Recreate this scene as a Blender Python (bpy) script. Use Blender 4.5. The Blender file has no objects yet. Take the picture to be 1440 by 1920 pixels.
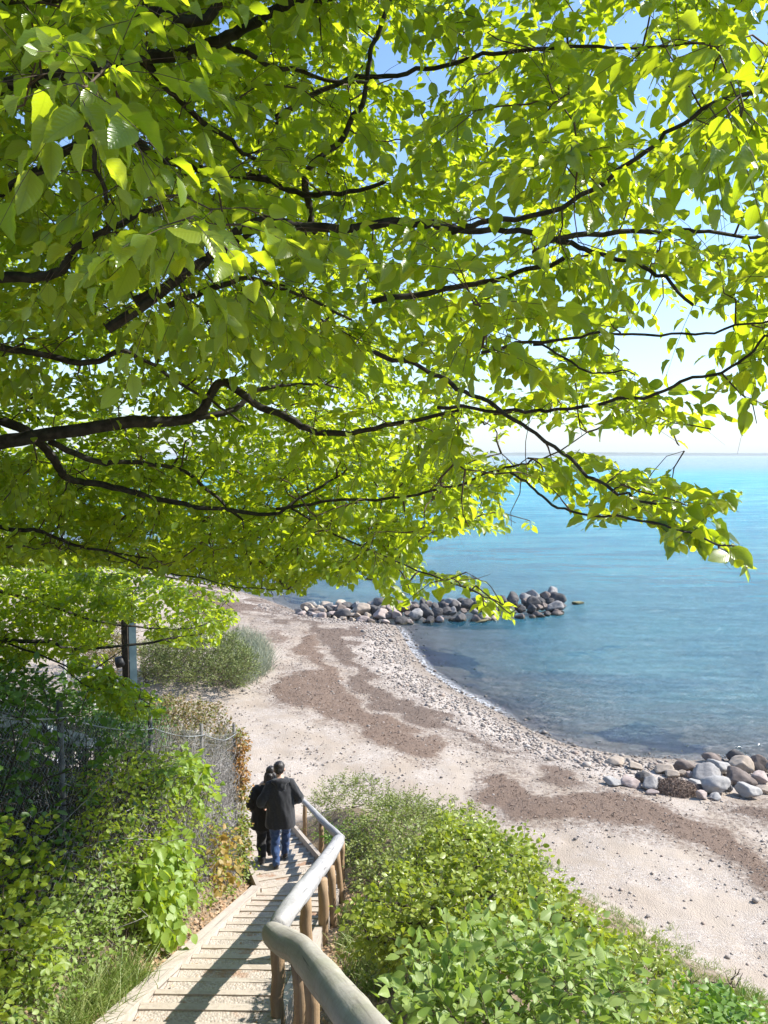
import bpy, math, random
import numpy as np
from mathutils import Vector, noise as mnoise
rng = np.random.default_rng(11)
random.seed(5)
scene = bpy.context.scene
COL = scene.collection

# ------------------------------------------------------------------ camera maths (metres, sea level z = 0)
F = 1400.0; H = 9.9; TH = math.atan(108 / F); CT, ST = math.cos(TH), math.sin(TH)
def ray(px, py):
    xn = (np.asarray(px, float) - 720) / F; yn = (960 - np.asarray(py, float)) / F
    dy = CT + yn * ST
    return xn / dy, (-ST + yn * CT) / dy
def P(px, py, Y):
    a, b = ray(px, py)
    Y = np.asarray(Y, float)
    return np.stack([a * Y, Y + 0 * a, H + b * Y], -1)
def PZ(px, py, z):
    a, b = ray(px, py); Y = (z - H) / b
    return np.stack([a * Y, Y, z + 0 * Y], -1)
def proj(p):
    p = np.asarray(p, float); z = p[..., 2] - H
    d = p[..., 1] * CT - z * ST; d = np.where(np.abs(d) < 1e-3, 1e-3, d)
    u = p[..., 1] * ST + z * CT
    return 720 + F * p[..., 0] / d, 960 - F * u / d, d

def inpoly(x, y, poly):
    x = np.asarray(x, float); y = np.asarray(y, float)
    c = np.zeros(x.shape, bool); n = len(poly); j = n - 1
    for i in range(n):
        xi, yi = poly[i]; xj, yj = poly[j]
        if yi != yj:
            c ^= ((yi > y) != (yj > y)) & (x < (xj - xi) * (y - yi) / (yj - yi) + xi)
        j = i
    return c
def polydist(x, y, pts):
    best = np.full(np.shape(x), 1e18)
    for (ax, ay), (bx, by) in zip(pts[:-1], pts[1:]):
        dx, dy = bx - ax, by - ay
        t = np.clip(((x - ax) * dx + (y - ay) * dy) / (dx * dx + dy * dy + 1e-12), 0, 1)
        best = np.minimum(best, (x - ax - t * dx) ** 2 + (y - ay - t * dy) ** 2)
    return np.sqrt(best)
_perm = np.random.default_rng(3).random((256, 256))
def vnoise(x, y):
    x = np.asarray(x, float); y = np.asarray(y, float)
    xi = np.floor(x).astype(int); yi = np.floor(y).astype(int)
    fx = x - xi; fy = y - yi
    fx = fx * fx * (3 - 2 * fx); fy = fy * fy * (3 - 2 * fy)
    g = lambda a, b: _perm[a & 255, b & 255]
    return (g(xi, yi) * (1 - fx) + g(xi + 1, yi) * fx) * (1 - fy) + (g(xi, yi + 1) * (1 - fx) + g(xi + 1, yi + 1) * fx) * fy
def fbm(x, y, o=4):
    s = 0; a = .5
    for k in range(o):
        s = s + a * vnoise(x * 2 ** k + 17 * k, y * 2 ** k + 31 * k); a *= .5
    return s / (1 - .5 ** o)
def sstep(a, b, x):
    t = np.clip((x - a) / (b - a), 0, 1); return t * t * (3 - 2 * t)
def norm(v):
    return v / (np.linalg.norm(v, axis=-1, keepdims=True) + 1e-9)

# ------------------------------------------------------------------ object helpers
def tag(o, label=None, cat=None, group=None, kind=None):
    if label: o['label'] = label
    if cat: o['category'] = cat
    if group: o['group'] = group
    if kind: o['kind'] = kind
    return o
def empty(name, loc, label, cat, group=None):
    o = bpy.data.objects.new(name, None); COL.objects.link(o)
    o.location = [float(c) for c in loc]; o.empty_display_size = .1
    return tag(o, label, cat, group)

class MB:
    """collects geometry in world space and links it as ONE mesh object"""
    def __init__(s):
        s.v = []; s.f = []; s.uv = []; s.r = []; s.n = 0
    def add(s, v, faces, uv=None, rnd=None):
        v = np.asarray(v, float).reshape(-1, 3); m = len(v)
        s.v.append(v)
        s.uv.append(np.zeros((m, 2)) if uv is None else np.asarray(uv, float).reshape(-1, 2))
        s.r.append(np.zeros(m) if rnd is None else np.broadcast_to(np.asarray(rnd, float), (m,)))
        for f in faces:
            f = np.asarray(f, int)
            if f.size: s.f.append(f + s.n)
        s.n += m
    def build(s, name, mat, parent=None, smooth=True, attrs=None):
        v = np.concatenate(s.v) if s.v else np.zeros((0, 3))
        if parent is not None:
            q = parent
            while q is not None:
                v = v - np.array(q.location); q = q.parent
        me = bpy.data.meshes.new(name)
        me.vertices.add(len(v)); me.vertices.foreach_set('co', v.astype(np.float32).ravel())
        li = np.concatenate([f.ravel() for f in s.f]) if s.f else np.zeros(0, int)
        tot = np.concatenate([np.full(len(f), f.shape[1]) for f in s.f]) if s.f else np.zeros(0, int)
        me.loops.add(len(li)); me.loops.foreach_set('vertex_index', li.astype(np.int32))
        me.polygons.add(len(tot))
        st = np.concatenate([[0], np.cumsum(tot)[:-1]]) if len(tot) else tot
        me.polygons.foreach_set('loop_start', st.astype(np.int32))
        me.polygons.foreach_set('use_smooth', np.full(len(tot), smooth))
        uvl = me.uv_layers.new(name='UVMap')
        uv = np.concatenate(s.uv)
        uvl.data.foreach_set('uv', uv[li].astype(np.float32).ravel())
        at = me.attributes.new('rnd', 'FLOAT', 'POINT')
        at.data.foreach_set('value', np.concatenate(s.r).astype(np.float32))
        for k, a in (attrs or {}).items():
            at = me.attributes.new(k, 'FLOAT', 'POINT'); at.data.foreach_set('value', np.asarray(a, np.float32))
        me.update(calc_edges=True); me.validate()
        o = bpy.data.objects.new(name, me); COL.objects.link(o)
        if mat: me.materials.append(mat)
        if parent is not None: o.parent = parent
        return o

def frames(pts):
    t = np.gradient(pts, axis=0); t = norm(t)
    ref = np.array([0, 0, 1.0]) if abs(t[:, 2]).mean() < .8 else np.array([1.0, 0, 0])
    a = norm(np.cross(t, ref)); b = np.cross(a, t)
    return a, b
def tube(mb, pts, rad, sides=7, rnd=0.0, cap=True, lump=0.0, uvs=1.0, seed=0):
    pts = np.asarray(pts, float); rad = np.broadcast_to(np.asarray(rad, float), (len(pts),))
    a, b = frames(pts); k = len(pts)
    ang = np.linspace(0, 2 * np.pi, sides + 1)
    R = rad[:, None]
    if lump:
        lr = np.random.default_rng(seed)
        w = 1 + lump * np.sin(ang[None] * 2 + lr.random() * 6 + np.linspace(0, 9, k)[:, None]) * .5 + lump * np.cos(ang[None] * 3 + np.linspace(0, 14, k)[:, None] + lr.random() * 6) * .5
        w = w * (1 + lump * (lr.random((k, 1)) - .5)); w[:, -1] = w[:, 0]; R = R * w
    else: R = R * np.ones((1, sides + 1))
    v = pts[:, None] + R[..., None] * (np.cos(ang)[None, :, None] * a[:, None] + np.sin(ang)[None, :, None] * b[:, None])
    L = np.concatenate([[0], np.cumsum(np.linalg.norm(np.diff(pts, axis=0), axis=1))])
    uv = np.stack(np.broadcast_arrays(ang[None] / (2 * np.pi), L[:, None] * uvs), -1)
    s1 = sides + 1
    i, j = np.meshgrid(np.arange(k - 1), np.arange(sides), indexing='ij'); q = (i * s1 + j).ravel()
    faces = [np.stack([q, q + 1, q + 1 + s1, q + s1], -1)]
    v = v.reshape(-1, 3); uv = uv.reshape(-1, 2)
    if cap:
        n = len(v)
        v = np.concatenate([v, pts[:1], pts[-1:]]); uv = np.concatenate([uv, [[.5, 0]], [[.5, L[-1]]]])
        j = np.arange(sides)
        faces.append(np.stack([j + 1, j, np.full(sides, n)], -1))
        e = (k - 1) * s1
        faces.append(np.stack([e + j, e + j + 1, np.full(sides, n + 1)], -1))
    mb.add(v, faces, uv, rnd)
def smoothpath(pts, n):
    """Catmull-Rom through pts"""
    pts = np.asarray(pts, float)
    if len(pts) < 3:
        return pts[0] + (pts[-1] - pts[0]) * np.linspace(0, 1, n)[:, None]
    e = np.concatenate([[2 * pts[0] - pts[1]], pts, [2 * pts[-1] - pts[-2]]])
    out = []
    for t in np.linspace(0, len(pts) - 1 - 1e-6, n):
        i = int(t); u = t - i; p0, p1, p2, p3 = e[i:i + 4]
        out.append(.5 * (2 * p1 + (p2 - p0) * u + (2 * p0 - 5 * p1 + 4 * p2 - p3) * u * u + (3 * p1 - p0 - 3 * p2 + p3) * u ** 3))
    return np.array(out)
BOXF = np.array([[0, 3, 2, 1], [4, 5, 6, 7], [0, 1, 5, 4], [1, 2, 6, 5], [2, 3, 7, 6], [3, 0, 4, 7]])
def hexa(mb, c8, rnd=0.0):
    """box from 8 corners with hard edges (split verts) and uv"""
    c8 = np.asarray(c8, float)
    for f in BOXF:
        q = c8[f]
        l1 = np.linalg.norm(q[1] - q[0]); l2 = np.linalg.norm(q[2] - q[1])
        uv = [[0, 0], [0, l1], [l2, l1], [l2, 0]] if l1 > l2 else [[0, 0], [l1, 0], [l1, l2], [0, l2]]
        uv = [[0, 0], [0, l1], [l2, l1], [l2, 0]] if l1 > l2 else [[0, 0], [l1, 0], [l1, l2], [0, l2]]
        if l1 <= l2: uv = [[0, 0], [l1, 0], [l1, l2], [0, l2]]
        mb.add(q, [np.array([[0, 1, 2, 3]])], uv, rnd)
def box(mb, c, ax, ay, az, rnd=0.0):
    c = np.asarray(c, float); ax, ay, az = map(np.asarray, (ax, ay, az))
    hexa(mb, [c - ax - ay - az, c + ax - ay - az, c + ax + ay - az, c - ax + ay - az,
              c - ax - ay + az, c + ax - ay + az, c + ax + ay + az, c - ax + ay + az], rnd)

# ------------------------------------------------------------------ node helpers
def newmat(name):
    m = bpy.data.materials.new(name); m.use_nodes = True
    nt = m.node_tree; nt.nodes.clear()
    out = nt.nodes.new('ShaderNodeOutputMaterial')
    return m, nt, out
class N:
    def __init__(s, nt): s.nt = nt
    def __call__(s, typ, **kw):
        n = s.nt.nodes.new('ShaderNode' + typ)
        for k, v in kw.items():
            if k.startswith('_'): setattr(n, k[1:], v)
        for k, v in kw.items():
            if not k.startswith('_'):
                key = int(k[1:]) if k[0] == 'i' and k[1:].isdigit() else k.replace('__', ' ')
                sock = n.inputs[key]
                if isinstance(v, bpy.types.NodeSocket): s.nt.links.new(v, sock)
                else: sock.default_value = v
        return n
    def math(s, op, a, b=0.0, c=0.0, clamp=False):
        n = s.nt.nodes.new('ShaderNodeMath'); n.operation = op; n.use_clamp = clamp
        for i, v in enumerate((a, b, c)):
            if isinstance(v, bpy.types.NodeSocket): s.nt.links.new(v, n.inputs[i])
            else: n.inputs[i].default_value = v
        return n.outputs[0]
    def mix(s, f, a, b, mode='MIX'):
        n = s.nt.nodes.new('ShaderNodeMix'); n.data_type = 'RGBA'; n.blend_type = mode
        for i, v in ((0, f), (6, a), (7, b)):
            if isinstance(v, bpy.types.NodeSocket): s.nt.links.new(v, n.inputs[i])
            else: n.inputs[i].default_value = v if i == 0 else (*v, 1)
        return n.outputs[2]
    def ramp(s, f, stops, interp='LINEAR'):
        n = s.nt.nodes.new('ShaderNodeValToRGB'); n.color_ramp.interpolation = interp
        e = n.color_ramp.elements
        while len(e) < len(stops): e.new(.5)
        for el, (p, c) in zip(e, stops):
            el.position = p; el.color = (*c, 1) if len(c) == 3 else c
        s.nt.links.new(f, n.inputs[0]); return n.outputs[0]
    def fac(s, f, a, b):
        n = s.nt.nodes.new('ShaderNodeMapRange'); s.nt.links.new(f, n.inputs[0])
        n.inputs[1].default_value = a; n.inputs[2].default_value = b; n.interpolation_type = 'SMOOTHSTEP'
        return n.outputs[0]
    def attr(s, name): return s('Attribute', _attribute_name=name).outputs['Fac']
    def noise(s, vec, scale, detail=4, rough=.55, dist=0.0):
        n = s('TexNoise', Scale=scale, Detail=detail, Roughness=rough, Distortion=dist)
        if vec is not None: s.nt.links.new(vec, n.inputs['Vector'])
        return n.outputs['Fac']
    def pos(s, scale=(1, 1, 1)):
        g = s('NewGeometry').outputs['Position']
        return s('Mapping', Vector=g, Scale=scale).outputs[0]
    def uv(s, scale=(1, 1, 1)):
        g = s('TexCoord').outputs['UV']
        return s('Mapping', Vector=g, Scale=scale).outputs[0]
    def bump(s, h, strength=.3, dist=.01):
        return s('Bump', Strength=strength, Distance=dist, Height=h).outputs[0]
    def link(s, a, b): s.nt.links.new(a, b)

def leaf_mat(name, refl, trans, refl2, trans2, rough=.38, veins=True, tr=.5, spec=.5):
    m, nt, out = newmat(name); n = N(nt)
    r = n.attr('rnd')
    uvv = n('SeparateXYZ', Vector=n('TexCoord').outputs['UV'])
    u, v = uvv.outputs[0], uvv.outputs[1]
    c1 = n.mix(r, refl, refl2); c2 = n.mix(r, trans, trans2)
    pb = n('BsdfPrincipled', Roughness=rough); pb.inputs['Specular IOR Level'].default_value = spec
    tl = n('BsdfTranslucent')
    if veins:
        au = n.math('ABSOLUTE', u)
        w = n.math('SUBTRACT', v, n.math('MULTIPLY', au, .55))
        s = n.math('SINE', n.math('MULTIPLY', w, 6.2832 * 9))
        rib = n.math('SUBTRACT', 1.0, n.fac(au, .0, .05))
        vein = n.math('MAXIMUM', n.math('MULTIPLY', n.fac(s, .7, 1.0), .4), rib)
        c2 = n.mix(n.math('MULTIPLY', vein, .3), c2, tuple(c * .55 for c in trans))
        c1 = n.mix(n.math('MULTIPLY', vein, .15), c1, tuple(min(1, c * 1.4) for c in refl))
        bp = n('Bump', Strength=.16, Distance=.003, Height=s)
        n.link(bp.outputs[0], pb.inputs['Normal'])
    n.link(c1, pb.inputs['Base Color']); n.link(c2, tl.inputs['Color'])
    mx = n('MixShader', i0=tr); n.link(pb.outputs[0], mx.inputs[1]); n.link(tl.outputs[0], mx.inputs[2])
    n.link(mx.outputs[0], out.inputs[0])
    return m
def plain_mat(name, c1, c2, scale=20, rough=.8, bump=.3, bd=.01, stretch=(1, 1, 1), coords='pos', spec=.3, detail=5, rndmix=None, contrast=(.35, .65)):
    m, nt, out = newmat(name); n = N(nt)
    vec = n.pos(stretch) if coords == 'pos' else (n.uv(stretch) if coords == 'uv' else n('Mapping', Vector=n('TexCoord').outputs['Object'], Scale=stretch).outputs[0])
    f = n.noise(vec, scale, detail, .6)
    c = n.mix(n.fac(f, *contrast), c1, c2)
    if rndmix: c = n.mix(n.attr('rnd'), c, rndmix)
    pb = n('BsdfPrincipled', Roughness=rough); pb.inputs['Specular IOR Level'].default_value = spec
    n.link(c, pb.inputs['Base Color'])
    if bump: n.link(n.bump(f, bump, bd), pb.inputs['Normal'])
    n.link(pb.outputs[0], out.inputs[0])
    return m
# ------------------------------------------------------------------ lie of the land
E0, S1, S2, YK = 1.95, .419, .30, 10.54            # eye above flight, slopes, bend
def st_h(Y):
    Y = np.asarray(Y, float)
    return np.where(Y < YK, E0 + S1 * Y, E0 + S1 * YK + S2 * (Y - YK))
def st_z(Y): return H - st_h(Y)
def st_x(Y):
    Y = np.asarray(Y, float)
    return np.where(Y < YK, -1.25 + .0184 * (Y - YK), -1.25 - .30 * (Y - YK))
SHORE_PX = [(340, 1086), (420, 1100), (490, 1122), (565, 1150), (650, 1163), (740, 1172), (752, 1188), (770, 1220), (800, 1258), (850, 1293), (900, 1318), (950, 1345),
            (1000, 1372), (1060, 1395), (1130, 1410), (1200, 1420), (1300, 1426), (1360, 1424), (1440, 1432), (1600, 1450)]
SHORE = [(-6000., 9000.), (-400., 600.), (-60., 110.), (-26., 70.)] + [tuple(PZ(a, b, 0.0)[:2]) for a, b in SHORE_PX] + [(26., 17.), (45., 2.), (120., -40.), (6000., -3000.)]
SEA_POLY = SHORE + [(40000., -3000.), (40000., 40000.), (-6000., 40000.)]
TOE = [(-300., 120.), (-40., 33.), (-15., 20.), (-8., 18.0), (-4.6, 17.3), (-2.6, 17.8), (.4, 17.6), (4.6, 14.), (6.2, 11.8), (10., 7.), (20., -4.), (200., -150.)]
HILL_POLY = TOE + [(200., -600.), (-300., -600.)]
def terrain(x, y, fine=True):
    x = np.asarray(x, float); y = np.asarray(y, float)
    ds = polydist(x, y, SHORE); sea = inpoly(x, y, SEA_POLY)
    dt = polydist(x, y, TOE); hill = inpoly(x, y, HILL_POLY)
    land = 1.62 * (1 - np.exp(-ds / 8.5))
    bed = -np.minimum(.085 * ds, .5 + .02 * ds); bed = np.maximum(bed, -6)
    z = np.where(sea, bed, land)
    z = z + np.where(~sea, (fbm(x * .35, y * .35, 3) - .5) * .22 * sstep(.5, 4, ds), (fbm(x * .5, y * .5, 3) - .5) * .12 * sstep(.5, 4, ds))
    g = np.where(hill, .53 * dt * sstep(-.6, 2.2, dt), 0)
    g = np.minimum(g, 7.0 + .02 * dt)
    z = z + g + np.where(hill, (fbm(x * .8 + 9, y * .8, 3) - .5) * .3 * sstep(0, 2, dt), 0)
    # the flight of steps is cut into the slope
    w = (1 - sstep(.72, 2.0, np.abs(x - st_x(y)))) * (1 - sstep(17.0, 18.4, y)) * sstep(-4, -1, y)
    zs = st_z(y) - .16
    left = sstep(.58, .85, st_x(y) - x)
    z = z * (1 - w) + (zs + .12 * left) * w
    return z
def tz(x, y): return terrain(np.atleast_1d(x), np.atleast_1d(y))
def ground_hit(px, py, y0=2.0, y1=80.0):
    """first hit of the view ray through a pixel with the terrain"""
    a, b = ray(px, py); Y = np.geomspace(y0, y1, 600)
    d = H + b * Y - terrain(a * Y, Y); k = int(np.argmax(d < 0))
    return np.array([a * Y[k], Y[k], terrain(np.array([a * Y[k]]), np.array([Y[k]]))[0]])

# drift lines of seaweed, traced on the beach
WRACK = [([(430, 1128), (560, 1150), (615, 1168), (690, 1168), (668, 1200), (682, 1242), (722, 1290), (792, 1322), (852, 1360), (935, 1396), (1010, 1424), (930, 1420), (870, 1392), (800, 1372), (700, 1325), (655, 1292), (640, 1240), (600, 1200), (575, 1178), (500, 1160)], .9, 1.0),
         ([(580, 1168), (612, 1190), (625, 1250), (655, 1290), (705, 1330), (785, 1365), (845, 1398), (812, 1424), (740, 1414), (640, 1364), (560, 1326), (498, 1296), (515, 1268), (590, 1245), (545, 1222), (570, 1195)], .8, .25),
         ([(885, 1455), (950, 1450), (990, 1478), (1030, 1498), (1080, 1478), (1140, 1480), (1260, 1515), (1350, 1556), (1500, 1640), (1500, 1700), (1340, 1606), (1240, 1578), (1160, 1548), (1060, 1546), (960, 1536), (900, 1505)], .92, .35),
         ([(990, 1425), (1080, 1436), (1135, 1470), (1060, 1484), (1000, 1460)], .7, .6),
         ([(1345, 1522), (1450, 1504), (1600, 1520), (1600, 1560), (1400, 1548)], .95, .7),
         ([(430, 1178), (560, 1184), (548, 1202), (440, 1196)], .85, .3), ([(330, 1090), (480, 1120), (560, 1150), (420, 1160), (330, 1150)], .7, .6)]
def wrack(x, y, z):
    px, py, _ = proj(np.stack([x, y, z], -1))
    n1 = fbm(x * .9, y * .9, 4); n2 = fbm(x * .9 + 40, y * .9 + 7, 4)
    qx = px + (n1 - .5) * 70; qy = py + (n2 - .5) * 40
    m = np.zeros(np.shape(x)); dk = np.zeros(np.shape(x))
    for poly, s, d in WRACK:
        i = inpoly(qx, qy, poly)
        edge = polydist(qx, qy, poly + poly[:1])
        v = np.where(i, s * (.25 + .75 * sstep(0, 16, edge)), .36 * s * (1 - sstep(0, 34, edge)))
        dk = np.where(v > m, d, dk); m = np.maximum(m, v)
    m = np.where((y > 5) & (y < 75), m, 0)
    return m * sstep(.08, .42, fbm(x * 1.7 + 3, y * 1.7, 4) + .1), dk

# ------------------------------------------------------------------ ground sheet
def axis(fine0, fine1, step, far):
    a = np.arange(fine0, fine1, step)
    up = fine1 + np.cumsum(step * 1.12 ** np.arange(1, 400)); up = up[up < far]
    dn = fine0 - np.cumsum(step * 1.12 ** np.arange(1, 400)); dn = dn[dn > -far]
    return np.concatenate([[-far], dn[::-1], a, up, [far]])
def ground_material():
    m, nt, out = newmat('beach_ground'); n = N(nt)
    p = n.pos()
    wr, hl, ds, dk, bed = (n.attr(k) for k in ('wrack', 'hill', 'shore', 'dark', 'bed'))
    big = n.noise(p, .35, 4); mid = n.noise(p, 3.0, 5); fine = n.noise(p, 38, 5, .7)
    sand = n.mix(n.fac(big, .35, .65), (.33, .268, .208), (.395, .328, .262))
    sand = n.mix(n.math('MULTIPLY', n.fac(mid, .5, .75), .35), sand, (.36, .30, .255))
    vor = n('TexVoronoi', Scale=34.0, Randomness=1.0); n.link(p, vor.inputs['Vector'])
    hue = n('SeparateColor', Color=vor.outputs['Color'])
    stone = n.ramp(hue.outputs[0], [(0, (.24, .21, .19)), (.3, (.36, .31, .27)), (.6, (.48, .43, .38)), (.85, (.56, .51, .46)), (1, (.34, .25, .20))])
    # how stony: strong along the water's edge, patchy above
    edge = n.math('MULTIPLY', n.fac(ds, .25, .8), n.math('SUBTRACT', 1.0, n.fac(ds, 2.2, 4.6)))
    st = n.math('MAXIMUM', edge, n.math('MULTIPLY', n.fac(n.noise(p, .9, 4), .38, .62), .62))
    st = n.math('MULTIPLY', st, n.fac(n.noise(p, 14, 3), .30, .55))
    base = n.mix(st, sand, stone)
    base = n.mix(n.math('MULTIPLY', n.fac(fine, .60, .70), .4), base, (.22, .185, .16))
    wet = n.math('SUBTRACT', 1.0, n.fac(ds, .15, 1.5))
    base = n.mix(n.math('MULTIPLY', wet, .55), base, (.16, .13, .105))
    # seaweed drift
    wn = n.noise(p, 9, 6, .7); wm = n.math('ADD', wr, n.math('MULTIPLY', n.math('SUBTRACT', wn, .5), 1.5))
    weedc = n.mix(n.fac(n.noise(p, 30, 4, .7), .35, .65), (.115, .073, .048), (.22, .15, .108))
    weedc = n.mix(n.math('MULTIPLY', dk, .6), weedc, (.105, .08, .066))
    wf = n.math('MULTIPLY', n.math('MULTIPLY', n.fac(wm, .06, .66), .94), n.fac(wr, .02, .3))
    base = n.mix(wf, base, weedc)
    # soil and litter of the slope
    soil = n.mix(n.fac(n.noise(p, 5, 5), .35, .65), (.12, .09, .06), (.27, .21, .14))
    soil = n.mix(n.fac(n.noise(p, 40, 3, .7), .55, .68), soil, (.33, .22, .12))
    base = n.mix(n.fac(n.math('ADD', hl, n.math('MULTIPLY', n.math('SUBTRACT', mid, .5), .8)), .3, .8), base, soil)
    # sea bed with weed meadows
    bedc = n.mix(n.fac(n.noise(p, 1.3, 5), .35, .7), (.37, .325, .30), (.45, .40, .37))
    bedc = n.mix(st, bedc, n.mix(.5, stone, (.2, .17, .12)))
    weedbed = n.mix(n.fac(mid, .3, .7), (.010, .022, .11), (.028, .045, .16))  # blue scattered by the water above is put into the weed colour
    bedc = n.mix(n.attr('meadow'), bedc, weedbed)
    base = n.mix(bed, base, bedc)
    pb = n('BsdfPrincipled', Roughness=.9); pb.inputs['Specular IOR Level'].default_value = .25
    n.link(base, pb.inputs['Base Color'])
    ht = n.math('ADD', n.math('MULTIPLY', vor.outputs['Distance'], -.9), n.math('ADD', n.math('MULTIPLY', fine, .7), n.math('MULTIPLY', mid, 2.4)))
    ht = n.math('ADD', ht, n.math('MULTIPLY', n.math('MULTIPLY', wn, wf), 2.5))
    n.link(n.bump(ht, .6, .026), pb.inputs['Normal'])
    n.link(pb.outputs[0], out.inputs[0])
    return m
MEADOW = [([(760, 1212), (800, 1208), (860, 1225), (920, 1260), (905, 1290), (860, 1280), (800, 1250)], .75),
          ([(1060, 1385), (1130, 1362), (1180, 1345), (1240, 1352), (1260, 1375), (1310, 1398), (1345, 1424), (1240, 1424), (1130, 1408)], 1.0),
          ([(1080, 1195), (1130, 1185), (1170, 1190), (1150, 1210), (1090, 1212)], .8), ([(480, 1110), (560, 1138), (640, 1150), (700, 1140), (600, 1110)], .9),
          ([(960, 1230), (1010, 1222), (1060, 1235), (1030, 1250)], .45), ([(880, 1330), (960, 1300), (1060, 1320), (1000, 1350)], .35)]
def meadow(x, y):
    px, py, _ = proj(np.stack([x, y, np.full(np.shape(x), -.2)], -1))
    n1 = fbm(x * .8, y * .8, 4); n2 = fbm(x * .8 + 40, y * .8 + 7, 4)
    qx = px + (n1 - .5) * 110; qy = py + (n2 - .5) * 50
    m = np.zeros(np.shape(x))
    for poly, s in MEADOW:
        i = inpoly(qx, qy, poly); e = polydist(qx, qy, poly + poly[:1])
        m = np.maximum(m, np.where(i, s * sstep(0, 9, e), 0))
    far = sstep(.52, .68, fbm(x * .06, y * .06, 4)) * sstep(60, 110, y) * .6
    return np.maximum(m, far)
gx = axis(-13, 17, .13, 30000.); gy = axis(0, 52, .15, 30000.)
X, Y = np.meshgrid(gx, gy); x = X.ravel(); y = Y.ravel(); z = terrain(x, y)
ds = polydist(x, y, SHORE); sea = inpoly(x, y, SEA_POLY)
wr, dk = wrack(x, y, z); wr = np.where(sea & (ds > .3), 0, wr)
hl = np.where(inpoly(x, y, HILL_POLY), sstep(.6, 3.4, polydist(x, y, TOE)), 0)
z = z + (fbm(x * 2.6, y * 2.6, 3) - .5) * .07 * (1 - hl) * (~sea) * sstep(1, 4, ds)
z = z + wr * .05 * fbm(x * 4, y * 4, 3) * (1 - hl)
mb = MB(); nx = len(gx)
i, j = np.meshgrid(np.arange(len(gy) - 1), np.arange(nx - 1), indexing='ij'); q = (i * nx + j).ravel()
mb.add(np.stack([x, y, z], -1), [np.stack([q, q + 1, q + 1 + nx, q + nx], -1)])
ground = mb.build('ground', ground_material(), attrs=dict(wrack=wr, hill=hl, shore=np.where(sea, 0, ds), dark=dk, bed=np.where(sea, sstep(.0, .5, ds), 0), meadow=meadow(x, y)))
tag(ground, kind='structure')

# ------------------------------------------------------------------ sea
def sea_material():
    m, nt, out = newmat('sea_water'); n = N(nt)
    dep = n.attr('depth'); p = n.pos(); far = n.attr('far')
    w1 = n.noise(n.pos((.42, 1.35, 1)), 1.3, 6, .62, .8); w2 = n.noise(n.pos((.6, 1.6, 1)), 5.5, 3, .6, .8); w3 = n.noise(n.pos((.12, .45, 1)), .8, 3, .5, .5)
    ht = n.math('ADD', n.math('MULTIPLY', w1, 1.0), n.math('ADD', n.math('MULTIPLY', w2, .3), n.math('MULTIPLY', w3, 1.1)))
    bp = n('Bump', Distance=.8); n.link(ht, bp.inputs['Height'])
    n.link(n.math('SUBTRACT', .85, n.math('MULTIPLY', far, .55)), bp.inputs['Strength'])
    body = n.mix(n.fac(n.noise(n.pos((.03, .09, 1)), 1.0, 4), .35, .65), (.11, .47, .60), (.17, .56, .67))
    body = n.mix(n.math('MULTIPLY', n.fac(n.math('ADD', n.math('MULTIPLY', w3, .6), n.math('MULTIPLY', w1, .4)), .40, .62), .7), body, (.03, .27, .45))  # ripple light and dark painted into the body colour along the wave noise
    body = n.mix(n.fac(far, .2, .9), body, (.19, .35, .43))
    dif = n('BsdfDiffuse'); n.link(body, dif.inputs['Color']); n.link(bp.outputs[0], dif.inputs['Normal'])
    tr = n('BsdfTransparent', Color=(.96, .97, 1.0, 1))
    murk = n.math('SUBTRACT', 1.0, n.math('POWER', 2.718, n.math('MULTIPLY', dep, -.62)))
    b = n('MixShader'); n.link(murk, b.inputs[0]); n.link(tr.outputs[0], b.inputs[1]); n.link(dif.outputs[0], b.inputs[2])
    gl = n('BsdfGlossy', Roughness=.09); n.link(bp.outputs[0], gl.inputs['Normal'])
    fr = n('Fresnel', IOR=1.42); n.link(bp.outputs[0], fr.inputs['Normal'])
    a = n('MixShader'); n.link(n.math('MULTIPLY', fr.outputs[0], 1.0), a.inputs[0]); n.link(b.outputs[0], a.inputs[1]); n.link(gl.outputs[0], a.inputs[2])
    # foam in the last centimetres of depth
    fo = n.math('MULTIPLY', n.math('SUBTRACT', 1.0, n.fac(dep, .012, .05)), n.fac(n.noise(p, 7, 5, .7), .40, .60))
    fo = n.math('MULTIPLY', fo, n.attr('foam'))
    fd = n('BsdfDiffuse', Color=(.8, .8, .8, 1)); c = n('MixShader'); n.link(fo, c.inputs[0]); n.link(a.outputs[0], c.inputs[1]); n.link(fd.outputs[0], c.inputs[2])
    n.link(c.outputs[0], out.inputs[0])
    return m
sx = axis(-13, 17, .2, 30000.); sy = axis(14, 52, .2, 30000.)
X, Y = np.meshgrid(sx, sy); x = X.ravel(); y = Y.ravel()
zb = terrain(x, y)
zw = .018 * (fbm(x * .5, y * 1.1, 3) - .5) * sstep(.1, .6, -zb)
mb = MB(); nx = len(sx)
i, j = np.meshgrid(np.arange(len(sy) - 1), np.arange(nx - 1), indexing='ij'); q = (i * nx + j).ravel()
qq = np.stack([q, q + 1, q + 1 + nx, q + nx], -1)
qq = qq[(zb[qq].min(1) < .25)]
mb.add(np.stack([x, y, zw], -1), [qq])
fp = polydist(x, y, [tuple(PZ(a, b, 0.)[:2]) for a, b in [(752, 1188), (770, 1220), (800, 1258), (850, 1293), (900, 1318)]])
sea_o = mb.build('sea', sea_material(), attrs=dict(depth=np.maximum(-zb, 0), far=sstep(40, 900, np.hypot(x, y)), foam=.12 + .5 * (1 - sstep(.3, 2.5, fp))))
tag(sea_o, kind='structure')

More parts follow.
